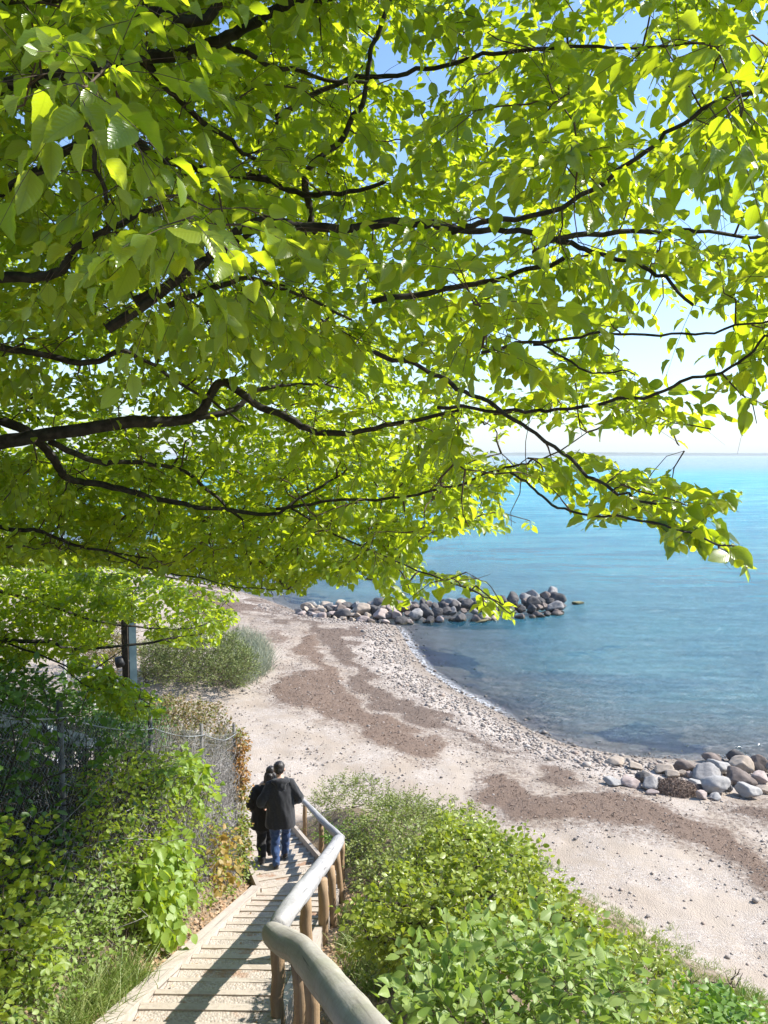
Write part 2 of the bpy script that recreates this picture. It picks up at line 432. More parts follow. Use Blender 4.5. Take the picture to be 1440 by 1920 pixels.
# far shore across the bay
mb = MB(); cx = np.linspace(-9000, 9000, 400)
top = 9 + 17 * fbm(cx * .0012, cx * 0, 5) + 5 * vnoise(cx * .03, cx * 0)
prof = [(-300, 0), (0, .45), (120, 1.0), (900, 1.1), (1500, 0)]
v = np.concatenate([np.stack([cx, 6000 + d + 0 * cx, top * h - .5], -1) for d, h in prof])
nx = len(cx); i, j = np.meshgrid(np.arange(len(prof) - 1), np.arange(nx - 1), indexing='ij'); q = (i * nx + j).ravel()
mb.add(v, [np.stack([q, q + 1, q + 1 + nx, q + nx], -1)])
tag(mb.build('far_shore_hills', plain_mat('far_woodland', (.07, .10, .05), (.16, .17, .10), .01, .95, 0)), kind='structure')

# ------------------------------------------------------------------ wood
def wood_mat(name, c1, c2, c3, ring=.0, bump=.5, grain=(30, 1.4, 1), rough=.8, green=None):
    m, nt, out = newmat(name); n = N(nt)
    g = n.noise(n.uv(grain), 1.0, 5, .6, .4); b = n.noise(n.pos(), 4.5, 4)
    c = n.mix(n.fac(g, .3, .7), c1, c2)
    c = n.mix(n.math('MULTIPLY', n.fac(b, .5, .72), .7), c, c3)
    if green: c = n.mix(n.math('MULTIPLY', n.fac(n.noise(n.pos(), 2.2, 3), .48, .7), .5), c, green)
    c = n.mix(n.math('MULTIPLY', n.fac(n.noise(n.pos(), 26, 5, .65), .45, .7), .35), c, tuple(k * .62 for k in c3))
    c = n.mix(n.fac(n.noise(n.uv((grain[0] * 2.2, grain[1] * .8, 1)), 1.0, 3, .5), .60, .70), c, tuple(k * .45 for k in c1))
    pb = n('BsdfPrincipled', Roughness=rough); pb.inputs['Specular IOR Level'].default_value = .25
    n.link(c, pb.inputs['Base Color'])
    n.link(n.bump(n.math('ADD', g, n.math('MULTIPLY', n.noise(n.pos(), 60, 4), .4)), bump, .008), pb.inputs['Normal'])
    n.link(pb.outputs[0], out.inputs[0]); return m
M_RAIL = wood_mat('weathered_rail_wood', (.31, .285, .24), (.42, .395, .345), (.36, .32, .255), green=(.25, .255, .17), grain=(9, 1.2, 1))
M_RAILG = wood_mat('greyed_rail_wood', (.31, .30, .295), (.41, .40, .39), (.25, .235, .22), grain=(9, 1.2, 1))
M_POST = wood_mat('tan_post_wood', (.26, .165, .09), (.40, .28, .17), (.31, .23, .16), grain=(11, .8, 1))
M_STEP = wood_mat('pale_step_wood', (.43, .37, .30), (.51, .45, .38), (.38, .32, .25), grain=(14, .9, 1), bump=.35)
M_STRING = wood_mat('pale_stringer_wood', (.43, .37, .31), (.51, .45, .39), (.36, .30, .24), grain=(14, .7, 1), bump=.35)
def gravel_mat():
    m, nt, out = newmat('step_gravel'); n = N(nt); p = n.pos()
    vor = n('TexVoronoi', Scale=48.0); n.link(p, vor.inputs['Vector'])
    h = n('SeparateColor', Color=vor.outputs['Color']).outputs[0]
    c = n.ramp(h, [(0, (.22, .185, .15)), (.4, (.44, .38, .32)), (.8, (.56, .51, .45)), (1, (.35, .24, .17))])
    c = n.mix(.6, c, (.41, .355, .295))
    c = n.mix(n.math('MULTIPLY', n.fac(n.noise(p, 3.2, 4), .56, .68), .75), c, (.30, .15, .075))
    pb = n('BsdfPrincipled', Roughness=.95); n.link(c, pb.inputs['Base Color'])
    n.link(n.bump(n.math('MULTIPLY', vor.outputs['Distance'], -1.0), .6, .012), pb.inputs['Normal'])
    n.link(pb.outputs[0], out.inputs[0]); return m
M_GRAVEL = gravel_mat()

# ------------------------------------------------------------------ the steps
stairs = empty('staircase', (float(st_x(6.0)), 6.0, float(st_z(6.0))), 'pale wooden plank steps with gravel treads leading down to the beach', 'staircase')
def flight_dir(Y):
    if Y < YK: d = np.array([.0184, 1.0])
    else: d = np.array([-.30, 1.0])
    return d / np.linalg.norm(d)
grav = MB(); HW = .545
ys = list(np.arange(YK - .40, .6, -.36))[::-1] + [YK] + list(YK + .375 * np.arange(1, 21))
ys = [v for v in ys if v < 18.2]
def edge_pts(Y, hw=HW):
    if abs(Y - YK) < 1e-6: d = norm(flight_dir(YK - 1) + flight_dir(YK + 1)); k = 1.0 / float(d @ flight_dir(YK - 1))
    else: d = flight_dir(Y); k = 1.0
    nrm = np.array([d[1], -d[0]]); c = np.array([float(st_x(Y)), Y])
    return c - nrm * hw * k, c + nrm * hw * k, d
for a, Y0 in enumerate(ys):
    l, r, d = edge_pts(Y0, HW - .006); zt = float(st_z(Y0))
    Yn = ys[a + 1] if a + 1 < len(ys) else Y0 + .36
    Yp = ys[a - 1] if a else Y0 - .36
    # plank on edge: its face is the riser, its top the pale nosing
    rise = float(st_z(Y0) - st_z(Yn)); th = .055
    mb = MB(); c8 = []
    zl = zt - rise + .002
    jx = rng.normal(0, .006)
    for zz in (zl - .05, zt + rng.normal(0, .004)):
        for q2, s in ((l - d * th, 0), (r - d * th, 0), (r + d * jx, 0), (l + d * jx, 0)):
            c8.append((q2[0], q2[1], zz))
    hexa(mb, c8, rng.random())
    st = mb.build('step', M_STEP, stairs, smooth=False)
    # gravel tread from this plank down to the next one
    ln, rn, dn = edge_pts(Yn, HW - .006); zn = zt - rise
    k1 = 7; k2 = 9
    uu, vv = np.meshgrid(np.linspace(0, 1, k1), np.linspace(0, 1, k2), indexing='ij')
    A = l - d * .02; B = r - d * .02; C_ = ln - dn * (th - .012); D_ = rn - dn * (th - .012)
    q2 = (A[None, None] * (1 - vv[..., None]) + B * vv[..., None]) * (1 - uu[..., None]) + (C_ * (1 - vv[..., None]) + D_ * vv[..., None]) * uu[..., None]
    zz = zn - .012 + .012 * (rng.random(uu.shape) - .5) + .012 * (1 - uu)
    i, j = np.meshgrid(np.arange(k1 - 1), np.arange(k2 - 1), indexing='ij'); q = (i * k2 + j).ravel()
    grav.add(np.concatenate([q2, zz[..., None]], -1), [np.stack([q, q + k2, q + k2 + 1, q + 1], -1)])
grav.build('gravel_fill', M_GRAVEL, stairs)
def stringer(Ya, Yb, side, lift=.035, w=.085):
    mb = MB(); c8 = []
    for Yq in (Ya, Yb):
        pass
    pa = edge_pts(Ya); pb_ = edge_pts(Yb)
    def xs(p, Yq, dd):
        base = p[0] if side < 0 else p[1]; dvec = p[2]; nrm = np.array([dvec[1], -dvec[0]]) * side
        return base, base + nrm * w, float(st_z(Yq))
    a0, a1, za = xs(pa, Ya, 0); b0, b1, zb_ = xs(pb_, Yb, 0)
    lo, hi = .30, lift
    c8 = [(*a0, za - lo), (*a1, za - lo), (*b1, zb_ - lo), (*b0, zb_ - lo), (*a0, za + hi), (*a1, za + hi), (*b1, zb_ + hi), (*b0, zb_ + hi)]
    if side < 0: c8 = [c8[1], c8[0], c8[3], c8[2], c8[5], c8[4], c8[7], c8[6]]
    hexa(mb, c8, .5); return mb.build('stringer', M_STRING, stairs, smooth=False)
stringer(.7, YK - .002, -1, .03, .15); stringer(YK + .002, 18.0, -1, .09, .06); stringer(.7, YK - .002, 1, .07, .08); stringer(YK + .002, 18.0, 1, .10, .06)

# ------------------------------------------------------------------ the log handrail
rail = empty('handrail', PZ(600, 1778, float(st_z(7.5))), 'rough log handrail on round tan posts along the right side of the steps', 'handrail')
def log(name, pts, radii, mat, n=26, sides=18, lump=.10, seed=1):
    mb = MB(); sp = smoothpath(pts, n)
    rr = np.interp(np.linspace(0, 1, n), np.linspace(0, 1, len(radii)), radii)
    # rounded sawn ends
    t = norm(sp[1] - sp[0]); sp = np.concatenate([[sp[0] - t * rr[0] * .18], sp]); rr = np.concatenate([[rr[0] * .80], rr])
    t = norm(sp[-1] - sp[-2]); sp = np.concatenate([sp, [sp[-1] + t * rr[-1] * .18]]); rr = np.concatenate([rr, [rr[-1] * .80]])
    tube(mb, sp, rr, sides, lump=lump, seed=seed, rnd=.3)
    return mb.build(name, mat, rail)
R1 = [P(512, 1752, 4.95), P(535, 1768, 4.6), P(565, 1785, 4.25), P(597, 1822, 3.65), P(646, 1885, 2.95), P(702, 1955, 2.4), P(830, 2110, 1.8), P(1010, 2350, 1.35)]
log('rail', R1, [.084, .090, .082, .081, .079, .078, .08, .08], M_RAIL, 40, 20, .07, 4)
R2 = [P(520, 1742, 5.2), P(535, 1716, 5.7), P(560, 1680, 6.6), P(585, 1648, 7.7), P(608, 1618, 8.9), P(634, 1577, 11.0)]
log('rail', R2, [.075, .082, .086, .094, .098, .094], M_RAILG, 26, 18, .09, 9)
pk = P(640, 1572, 11.1)
R3 = [pk, P(606, 1540, 12.7), P(570, 1503, 14.6), P(540, 1480, 16.4), P(515, 1462, 18.2)]
log('rail', R3, [.06, .055, .052, .05, .05], M_RAILG, 22, 12, .12, 13)
RP = np.concatenate([smoothpath(R1, 60), smoothpath(R2, 60), smoothpath(R3, 60)])
def post(px, Yp, r, lean=(0, 0), lump=.10, seed=0, down=.12):
    """post under the rail at image column px and distance Yp"""
    a, _ = ray(px, 1700); x0 = float(a * Yp)
    k = np.argmin(np.hypot(RP[:, 0] - x0, (RP[:, 1] - Yp) * .6)); top = RP[k, 2] + (-.03)
    zb = float(min(terrain(np.array([x0]), np.array([Yp]))[0], top - .5)) - down
    zz = np.linspace(zb, top, 7); r_ = np.random.default_rng(seed)
    f = np.linspace(1, 0, 7)
    pts = np.stack([x0 + lean[0] * f + r_.normal(0, .006, 7), Yp + lean[1] * f + r_.normal(0, .006, 7), zz], -1)
    mb = MB(); tube(mb, pts, r * .92 * (1 + .06 * f), 12, lump=lump, seed=seed, rnd=r_.random())
    return mb.build('post', M_POST, rail)
post(519, 5.02, .052, seed=1); post(559, 4.1, .046, seed=2); post(585, 3.75, .044, seed=3); post(574, 6.9, .06, seed=4)
post(606, 7.85, .062, seed=5); post(620, 8.75, .05, (.05, -.05), seed=6); post(632, 10.2, .046, (.10, -.1), seed=7)
post(642, 11.05, .05, seed=8); post(603, 12.75, .045, seed=9); post(573, 14.5, .045, seed=10); post(545, 16.2, .045, seed=11); post(760, 2.2, .05, seed=12)

# ------------------------------------------------------------------ boulders
def boulder_mesh(seed, flat=.75):
    r = np.random.default_rng(seed)
    import bmesh
    bm = bmesh.new(); bmesh.ops.create_icosphere(bm, subdivisions=4, radius=1)
    v = np.array([q.co[:] for q in bm.verts]); f = np.array([[q.index for q in t.verts] for t in bm.faces]); bm.free()
    nrm = norm(r.normal(size=(13, 3))); d = r.uniform(.55, 1.0, 13)
    c = np.maximum(v @ nrm.T, 1e-3); rad = d[None] / c
    k = 24.0; rad = -np.log(np.exp(-k * np.minimum(rad, 3)).sum(1) + np.exp(-k * 1.12)) / k
    v = v * rad[:, None]
    nz = np.array([mnoise.fractal(Vector(p * 2.2) + Vector((seed, 0, 0)), 1.0, 2.0, 5) for p in v])
    v = v * (1 + .085 * nz)[:, None]
    v[:, 2] *= flat
    mb = MB(); mb.add(v, [f]); o = mb.build('boulder', None)
    me = o.data; bpy.data.objects.remove(o); return me
def rock_mat(name, c1, c2, c3, top=None):
    m, nt, out = newmat(name); n = N(nt)
    oi = n('ObjectInfo').outputs['Random']
    p = n('Mapping', Vector=n('TexCoord').outputs['Object']); cm = n('CombineXYZ', i0=0.0); n.link(n.math('MULTIPLY', oi, 50.0), cm.inputs[0]); n.link(cm.outputs[0], p.inputs['Location'])
    p = p.outputs[0]
    a = n.noise(p, 1.8, 5, .65, .6); b = n.noise(p, 26, 4, .7)
    c = n.mix(n.fac(a, .35, .65), c1, c2); c = n.mix(n.math('MULTIPLY', n.fac(b, .52, .66), .6), c, c3)
    c = n.mix(n.math('MULTIPLY', oi, .25), c, tuple(k * .6 for k in c1))
    zz = n('SeparateXYZ', Vector=n('NewGeometry').outputs['Position']).outputs[2]
    wet = n.math('SUBTRACT', 1.0, n.fac(n.math('ADD', zz, n.math('MULTIPLY', n.math('SUBTRACT', a, .5), .25)), .04, .20))
    c = n.mix(n.math('MULTIPLY', wet, .85), c, (.05, .042, .022))
    pb = n('BsdfPrincipled', Roughness=.85); pb.inputs['Specular IOR Level'].default_value = .3
    n.link(c, pb.inputs['Base Color']); n.link(n.bump(n.math('ADD', n.math('MULTIPLY', a, 1.5), b), .5, .03), pb.inputs['Normal'])
    n.link(pb.outputs[0], out.inputs[0]); return m
ROCKM = {'dark grey': rock_mat('dark_grey_granite', (.075, .07, .068), (.14, .13, .125), (.05, .047, .045)),
         'grey': rock_mat('grey_granite', (.21, .20, .195), (.32, .305, .29), (.15, .14, .14)),
         'pale grey': rock_mat('pale_grey_granite', (.34, .325, .305), (.44, .42, .395), (.25, .235, .225)),
         'brown': rock_mat('brown_granite', (.15, .118, .10), (.23, .185, .16), (.09, .075, .066)),
         'tan': rock_mat('tan_granite', (.36, .29, .225), (.47, .39, .31), (.27, .21, .16)),
         'pinkish': rock_mat('pink_granite', (.38, .30, .265), (.47, .39, .35), (.27, .21, .185)),
         'yellowish': rock_mat('weedy_granite', (.30, .25, .12), (.38, .33, .17), (.17, .15, .06))}
ROCKS = {c: [] for c in ROCKM}
for ci, c in enumerate(ROCKM):
    for s in range(3):
        me = boulder_mesh(100 + ci * 7 + s); me.materials.clear(); me.materials.append(ROCKM[c]); ROCKS[c].append(me)
def place_rock(colour, loc, sz, label, group, seed, tilt=.35):
    r = np.random.default_rng(seed + 7000)
    o = bpy.data.objects.new('boulder', ROCKS[colour][r.integers(3)]); COL.objects.link(o)
    o.location = [float(v) for v in loc]; o.scale = [float(v) for v in sz]
    o.rotation_euler = (r.normal(0, tilt), r.normal(0, tilt), r.uniform(0, 6.28) if tilt > .2 else r.normal(0, .3))
    return tag(o, label, 'boulder', group)
ORD = ['', 'second', 'third', 'fourth', 'fifth', 'sixth', 'seventh', 'eighth', 'ninth', 'tenth', 'eleventh', 'twelfth', 'thirteenth', 'fourteenth', 'fifteenth', 'sixteenth', 'seventeenth',
       'eighteenth', 'nineteenth', 'twentieth', 'twenty-first', 'twenty-second', 'twenty-third', 'twenty-fourth', 'twenty-fifth', 'twenty-sixth', 'twenty-seventh', 'twenty-eighth', 'twenty-ninth', 'thirtieth', 'thirty-first', 'thirty-second', 'thirty-third', 'thirty-fourth']
BWF = np.array([PZ(a, b, .05) for a, b in [(1062, 1148), (1000, 1156), (930, 1160), (850, 1163), (770, 1167), (690, 1166), (620, 1162), (560, 1160)]])
def bw_at(t):   # t along the groyne from its seaward tip 0..1
    k = np.linspace(0, 1, len(BWF)); return np.array([np.interp(t, k, BWF[:, c]) for c in range(3)])
r = np.random.default_rng(21)
rows = [('waterline', 0.0, .05, 29, .30), ('second', .8, .38, 30, .37), ('upper', 1.6, .62, 28, .40), ('crest', 2.5, .86, 23, .42), ('seaward side', 3.6, .45, 14, .42)]
for name, off, zc, cnt, size in rows:
    for k in range(cnt):
        t = (k + .5 + r.normal(0, .12)) / cnt; c = bw_at(np.clip(t, 0, 1))
        lowf = 1 - .62 * sstep(.45, .95, t) ; lowf *= 1 - .25 * sstep(.12, 0, t)
        if name == 'crest': lowf *= .72 + .28 * math.sin(t * 9 + 1.2)
        s = size * .92 * r.choice([.7, .85, 1.0, 1.2, 1.4]) * (1.1 if t < .1 else 1) * (1 - .18 * sstep(.6, 1, t))
        ground_z = terrain(np.array([c[0]]), np.array([c[1] + off]))[0]
        zz = max(zc * lowf, ground_z + s * .28)
        cols = ['dark grey', 'brown', 'dark grey', 'dark grey', 'grey', 'brown'] if t < .62 else ['tan', 'tan', 'grey', 'brown', 'pinkish', 'dark grey']
        if name == 'waterline' and t < .75: cols = ['tan', 'brown', 'pinkish', 'brown', 'dark grey', 'dark grey', 'brown']
        if name in ('crest', 'seaward side') and t < .7: cols = ['dark grey', 'dark grey', 'brown', 'grey']
        cl = cols[r.integers(len(cols))]
        lab = f"{cl} boulder, {ORD[k] + ' from' if k else 'nearest'} the seaward tip, {name} row of the stone groyne"
        place_rock(cl, (c[0] + r.normal(0, .08), c[1] + off + r.normal(0, .12), zz), (s * r.uniform(1.0, 1.3), s * r.uniform(.9, 1.2), s * r.uniform(.95, 1.2)), lab, 'boulders of the stone groyne', 300 + int(off * 1000) + k)
place_rock('yellowish', PZ(1083, 1131, .04), (.5, .34, .22), 'low yellowish weedy rock awash just off the seaward tip of the groyne', 'rocks at the water', 77, .1)
place_rock('yellowish', PZ(900, 1166, .0), (.6, .3, .14), 'yellow-green weedy flat rock awash in front of the stone groyne', 'rocks at the water', 78, .1)
# the heap at the right edge: centre, width, height on the photograph
HEAP = [(1156, 1432, 36, 12, 'tan', 'flat tan boulder lying alone on the shingle left of the heap, nearest the water'),
        (1196, 1442, 30, 10, 'tan', 'thin flat tan boulder between the lone flat one and the heap'),
        (1149, 1470, 36, 14, 'pale grey', 'pale grey wedge boulder at the far left end of the heap on the seaweed'),
        (1174, 1461, 17, 13, 'pinkish', 'small pinkish boulder just behind the leftmost pale wedge boulder'),
        (1187, 1473, 34, 16, 'pinkish', 'rounded pinkish boulder between the leftmost wedge and the grey round boulder'),
        (1209, 1463, 27, 21, 'dark grey', 'dark grey boulder behind the grey round boulder left of the seaweed clump'),
        (1222, 1472, 36, 26, 'grey', 'grey round boulder directly left of the brown seaweed clump'),
        (1226, 1490, 22, 10, 'pinkish', 'small pink stone in front of the grey round boulder'),
        (1253, 1446, 42, 15, 'tan', 'beige flat-topped boulder lying behind the seaweed clump'),
        (1266, 1456, 30, 12, 'tan', 'tan slab just above the seaweed clump'),
        (1290, 1440, 42, 22, 'brown', 'grey-brown boulder at the water edge above the pink block'),
        (1294, 1455, 13, 14, 'pinkish', 'small pink block squeezed below the grey-brown boulder'),
        (1282, 1454, 18, 12, 'tan', 'small tan stone left of the small pink block'),
        (1344, 1427, 40, 14, 'brown', 'long brown-grey boulder at the back edge of the heap by the water'),
        (1347, 1444, 44, 36, 'pale grey', 'big pale grey slab boulder leaning in the middle of the heap'),
        (1329, 1453, 58, 31, 'grey', 'broad mid-grey boulder in front of the leaning pale slab'),
        (1303, 1470, 26, 12, 'pale grey', 'flat light grey stone right of the seaweed clump'),
        (1316, 1482, 27, 14, 'brown', 'small dark brown stone in front of the flat light grey one'),
        (1319, 1494, 22, 17, 'pinkish', 'pale pink boulder at the front foot of the heap'),
        (1345, 1477, 52, 33, 'pale grey', 'large pale striped boulder at the front of the heap'),
        (1381, 1421, 38, 26, 'dark grey', 'blackish boulder at the back of the heap against the water'),
        (1395, 1438, 41, 34, 'tan', 'large beige block standing at the back of the heap'),
        (1394, 1460, 58, 32, 'brown', 'large reddish-brown boulder below the beige block'),
        (1368, 1467, 21, 16, 'tan', 'small tan boulder left of the reddish-brown boulder'),
        (1368, 1479, 16, 18, 'grey', 'small grey boulder between the striped and the white boulder'),
        (1404, 1487, 46, 32, 'pale grey', 'smooth near-white egg-shaped boulder in front of the reddish-brown one'),
        (1428, 1437, 34, 34, 'brown', 'dark brown boulder with yellow top at the right edge of the picture'),
        (1432, 1463, 34, 24, 'pinkish', 'grey-pink boulder at the right edge below the dark brown one'),
        (1434, 1484, 30, 14, 'tan', 'flat beige boulder at the right edge beside the egg-shaped white boulder'),
        (1343, 1498, 24, 10, 'pale grey', 'small flat pale stone lying in front of the striped boulder'),
        (1470, 1445, 50, 44, 'grey', 'grey boulder continuing the heap beyond the right edge')]
for k, (cx_, cy_, w, h, cl, lab) in enumerate(HEAP):
    g = ground_hit(cx_, cy_ + h * .42); sc_ = w / F * g[1] * .92
    place_rock(cl, (g[0], g[1] + sc_ * .3, g[2] + h / F * g[1] * .36), (sc_ * .62, sc_ * .52, max(h / F * g[1] * .76, .05)), lab, 'boulders of the heap on the beach', 900 + k, .12)
# ------------------------------------------------------------------ growing plants
def leaf_template(stations, wid=1.0, fold=.16, curl=.18, wave=0.0, shape='beech'):
    t = np.linspace(0, 1, stations)
    if shape == 'beech': w = np.sin(np.pi * t ** .82) ** .8 * (1 - .12 * t) * .33 * wid
    elif shape == 'narrow': w = np.sin(np.pi * t) ** .9 * .18 * wid
    else: w = np.sin(np.pi * t ** .72) ** .75 * .40 * wid
    w[0] = 0; w[-1] = 0
    v = []; uv = []
    for k, (a, b) in enumerate(zip(t, w)):
        z = -curl * a * a
        wv = wave * (1 if k % 2 else -1)
        v.append((0, a, z)); uv.append((0, a))
        if 0 < k < stations - 1:
            v.append((-b, a + .02, z + fold * b * 2 + wv)); uv.append((-b * 2, a))
            v.append((b, a + .02, z + fold * b * 2 - wv)); uv.append((b * 2, a))
    tri, quad = [], []
    idx = [0] + [1 + 3 * (k - 1) for k in range(1, stations - 1)] + [1 + 3 * (stations - 2)]
    tri += [(idx[0], idx[1], idx[1] + 1), (idx[0], idx[1] + 2, idx[1])]
    for k in range(1, stations - 2):
        a, b = idx[k], idx[k + 1]
        quad += [(a, b, b + 1, a + 1), (a, a + 2, b + 2, b)]
    a, b = idx[-2], idx[-1]
    tri += [(a, b, a + 1), (a, a + 2, b)]
    return np.array(v, float), np.array(uv, float), np.array(tri), np.array(quad)
LEAF_HI = leaf_template(8, wave=.024, curl=.3, fold=.24); LEAF_LO = leaf_template(4); LEAF_MID = leaf_template(5, wave=.015)
LEAF_NAR = leaf_template(4, shape='narrow'); LEAF_BROAD = leaf_template(6, shape='broad', wave=.02)
def put_leaves(mb, tmpl, pos, d, nrm, size, rnd, fold=None):
    v, uv, tri, quad = tmpl; n = len(pos); m = len(v)
    if n == 0: return
    d = norm(d); nrm = norm(nrm - (nrm * d).sum(-1, keepdims=True) * d); s = np.cross(d, nrm)
    f = np.ones(n) if fold is None else fold
    V = pos[:, None] + size[:, None, None] * (v[None, :, 0:1] * s[:, None] + v[None, :, 1:2] * d[:, None] + (v[None, :, 2] * f[:, None])[..., None] * nrm[:, None])
    off = (np.arange(n) * m)[:, None, None]
    mb.add(V.reshape(-1, 3), [(tri[None] + off).reshape(-1, 3), (quad[None] + off).reshape(-1, 4)], np.tile(uv, (n, 1)), np.repeat(rnd, m))
def batch_tubes(mb, pts, rad, sides=3, rnd=0.0):
    """pts (n,k,3), rad (n,k): many thin tubes at once"""
    n, k, _ = pts.shape
    if n == 0: return
    t = norm(np.gradient(pts, axis=1)); ref = np.zeros_like(t); ref[..., 2] = 1
    ref = np.where(np.abs(t[..., 2:3]) > .9, np.array([1.0, 0, 0]), ref)
    a = norm(np.cross(t, ref)); b = np.cross(a, t)
    ang = np.arange(sides) * 2 * np.pi / sides
    V = pts[:, :, None] + rad[:, :, None, None] * (np.cos(ang)[None, None, :, None] * a[:, :, None] + np.sin(ang)[None, None, :, None] * b[:, :, None])
    i, j = np.meshgrid(np.arange(k - 1), np.arange(sides), indexing='ij'); i = i.ravel(); j = j.ravel(); j2 = (j + 1) % sides
    q = np.stack([i * sides + j, i * sides + j2, (i + 1) * sides + j2, (i + 1) * sides + j], -1)
    off = (np.arange(n) * k * sides)[:, None, None]
    mb.add(V.reshape(-1, 3), [(q[None] + off).reshape(-1, 4)], None, rnd)
def grow(chains, targets, r, wig=.12, bias=None, maxl=9.0):
    """link every target point to the nearest wood grown so far; returns the new chains (k,3) with tip counts"""
    nodes = np.concatenate([c for c in chains]); par = []; own = []
    out = []
    origin = nodes[0]
    order = np.argsort(np.min(np.linalg.norm(targets[:, None] - nodes[None, ::3], axis=-1), axis=1))
    for o in order:
        tp = targets[o]
        dv = nodes - tp; dist = np.linalg.norm(dv, axis=1)
        if bias is not None: dist = dist + bias * np.maximum(0, np.linalg.norm(nodes - origin, axis=1) - np.linalg.norm(tp - origin))
        k = int(np.argmin(dist)); a = nodes[k]; L = np.linalg.norm(tp - a)
        if L < .04 or (L > maxl and tp[0] > -2.2): continue
        mk = max(4, int(L / .09) + 2); t = np.linspace(0, 1, mk)[:, None]
        side = np.cross(tp - a, r.normal(size=3)); side = side / (np.linalg.norm(side) + 1e-9)
        bow = wig * L * np.sin(np.pi * t) * r.uniform(-1, 1) * side + wig * L * .35 * np.sin(2 * np.pi * t) * r.normal(size=3)
        path = a + (tp - a) * t + bow
        out.append((path, L)); nodes = np.concatenate([nodes, path[1:]])
    return out
def sprays(r, chains, per_m, length, step, size, flat=.75, droop=.25, updir=None, out_from=None, tilt=.45, accept=None, start=.25, hang=.3, tipn=2):
    """leafy shoots along chains: returns shoot origins, directions, lengths"""
    O = []; D = []
    for path, L in chains:
        n = r.poisson(per_m * L) + tipn
        if n == 0: continue
        t = r.uniform(start, 1, n); t[:tipn] = 1
        f = t * (len(path) - 1); i = np.minimum(f.astype(int), len(path) - 2); u = (f - i)[:, None]
        p = path[i] * (1 - u) + path[i + 1] * u
        tang = norm(path[i + 1] - path[i])
        rd = r.normal(size=(n, 3)); rd[:, 2] *= (1 - flat)
        d = norm(norm(rd) * .8 + tang * .75)
        O.append(p); D.append(d)
    O = np.concatenate(O); D = np.concatenate(D)
    if out_from is not None: D = norm(D + .5 * norm(O - out_from))
    if updir is not None: D = norm(D + np.array([0, 0, updir]))
    Ln = length * r.uniform(.55, 1.35, len(O))
    if accept is not None:
        k = accept(O, D, Ln); O, D, Ln = O[k], D[k], Ln[k]
    return O, D, Ln
def leafy(r, O, D, Ln, spacing, size, tmpl, mb_leaf, mb_twig=None, twig_r=.0016, droop=.22, hang=.35, ang=.9, nrm_up=.9, jitter=.45, sizevar=.3, twigsides=3, rnd_fn=None, kmax=14, sel=None):
    n = len(O)
    if n == 0: return
    g = np.array([0, 0, -1.0])
    tt = np.linspace(0, 1, 4)
    pts = O[:, None] + D[:, None] * (Ln[:, None] * tt)[..., None] + g * (droop * Ln[:, None] * tt ** 2)[..., None]
    if mb_twig is not None:
        batch_tubes(mb_twig, pts, twig_r * (1 - .6 * tt)[None] * np.ones((n, 1)), twigsides)
    cnt = np.clip((Ln / spacing).astype(int), 2, kmax)
    idx = np.repeat(np.arange(n), cnt)
    k = np.concatenate([np.arange(c) for c in cnt]); t = (k + .6) / cnt[idx]
    pos = O[idx] + D[idx] * (Ln[idx] * t)[:, None] + g * (droop * Ln[idx] * t * t)[:, None]
    side = norm(np.cross(D[idx], np.array([0, 0, 1.0]) + 1e-3)) * np.where(k % 2, 1, -1)[:, None]
    last = (k == cnt[idx] - 1)[:, None]
    a = ang * r.uniform(.7, 1.25, (len(idx), 1)) * np.where(last, .15, 1)
    d = D[idx] * np.cos(a) + side * np.sin(a) + g * hang * r.uniform(.2, 1.6, (len(idx), 1)) + r.normal(0, .18, (len(idx), 3))
    nr = np.array([0, 0, nrm_up]) + r.normal(0, jitter, (len(idx), 3))
    sz = size * r.uniform(1 - sizevar, 1 + sizevar, len(idx)) * (.75 + .35 * np.sin(np.pi * np.clip(t, .1, .9)))
    rn = r.random(len(idx)) if rnd_fn is None else rnd_fn(pos, r)
    pos = pos + norm(d) * sz[:, None] * .12
    if sel is not None:
        m = sel(pos + norm(d) * sz[:, None] * .6); pos, d, nr, sz, rn = pos[m], d[m], nr[m], sz[m], rn[m]
    fold = r.uniform(.3, 1.8, len(pos))
    if isinstance(tmpl, tuple) and isinstance(tmpl[0], tuple):     # two levels of detail by distance
        dist = np.linalg.norm(pos - np.array([0, 0, H]), axis=1); nr_ = dist < 3.6
        put_leaves(mb_leaf, tmpl[0], pos[nr_], d[nr_], nr[nr_], sz[nr_], rn[nr_], fold[nr_])
        put_leaves(mb_leaf, tmpl[1], pos[~nr_], d[~nr_], nr[~nr_], sz[~nr_], rn[~nr_], fold[~nr_])
    else: put_leaves(mb_leaf, tmpl, pos, d, nr, sz, rn, fold)
def idw(px, py, ctl):
    ctl = np.array(ctl, float)
    w = 1 / (((px[:, None] - ctl[None, :, 0]) ** 2 + (py[:, None] - ctl[None, :, 1]) ** 2) + 60 ** 2) ** 1.6
    w /= w.sum(1, keepdims=True)
    return w @ ctl[:, 2], w @ ctl[:, 3]
def sample_poly(r, poly, n):
    a = np.array(poly, float); lo, hi = a.min(0), a.max(0); X = []
    got = 0
    while got < n:
        q = r.uniform(lo, hi, (n * 3, 2)); q = q[inpoly(q[:, 0], q[:, 1], poly)]; X.append(q); got += len(q)
    return np.concatenate(X)[:n]

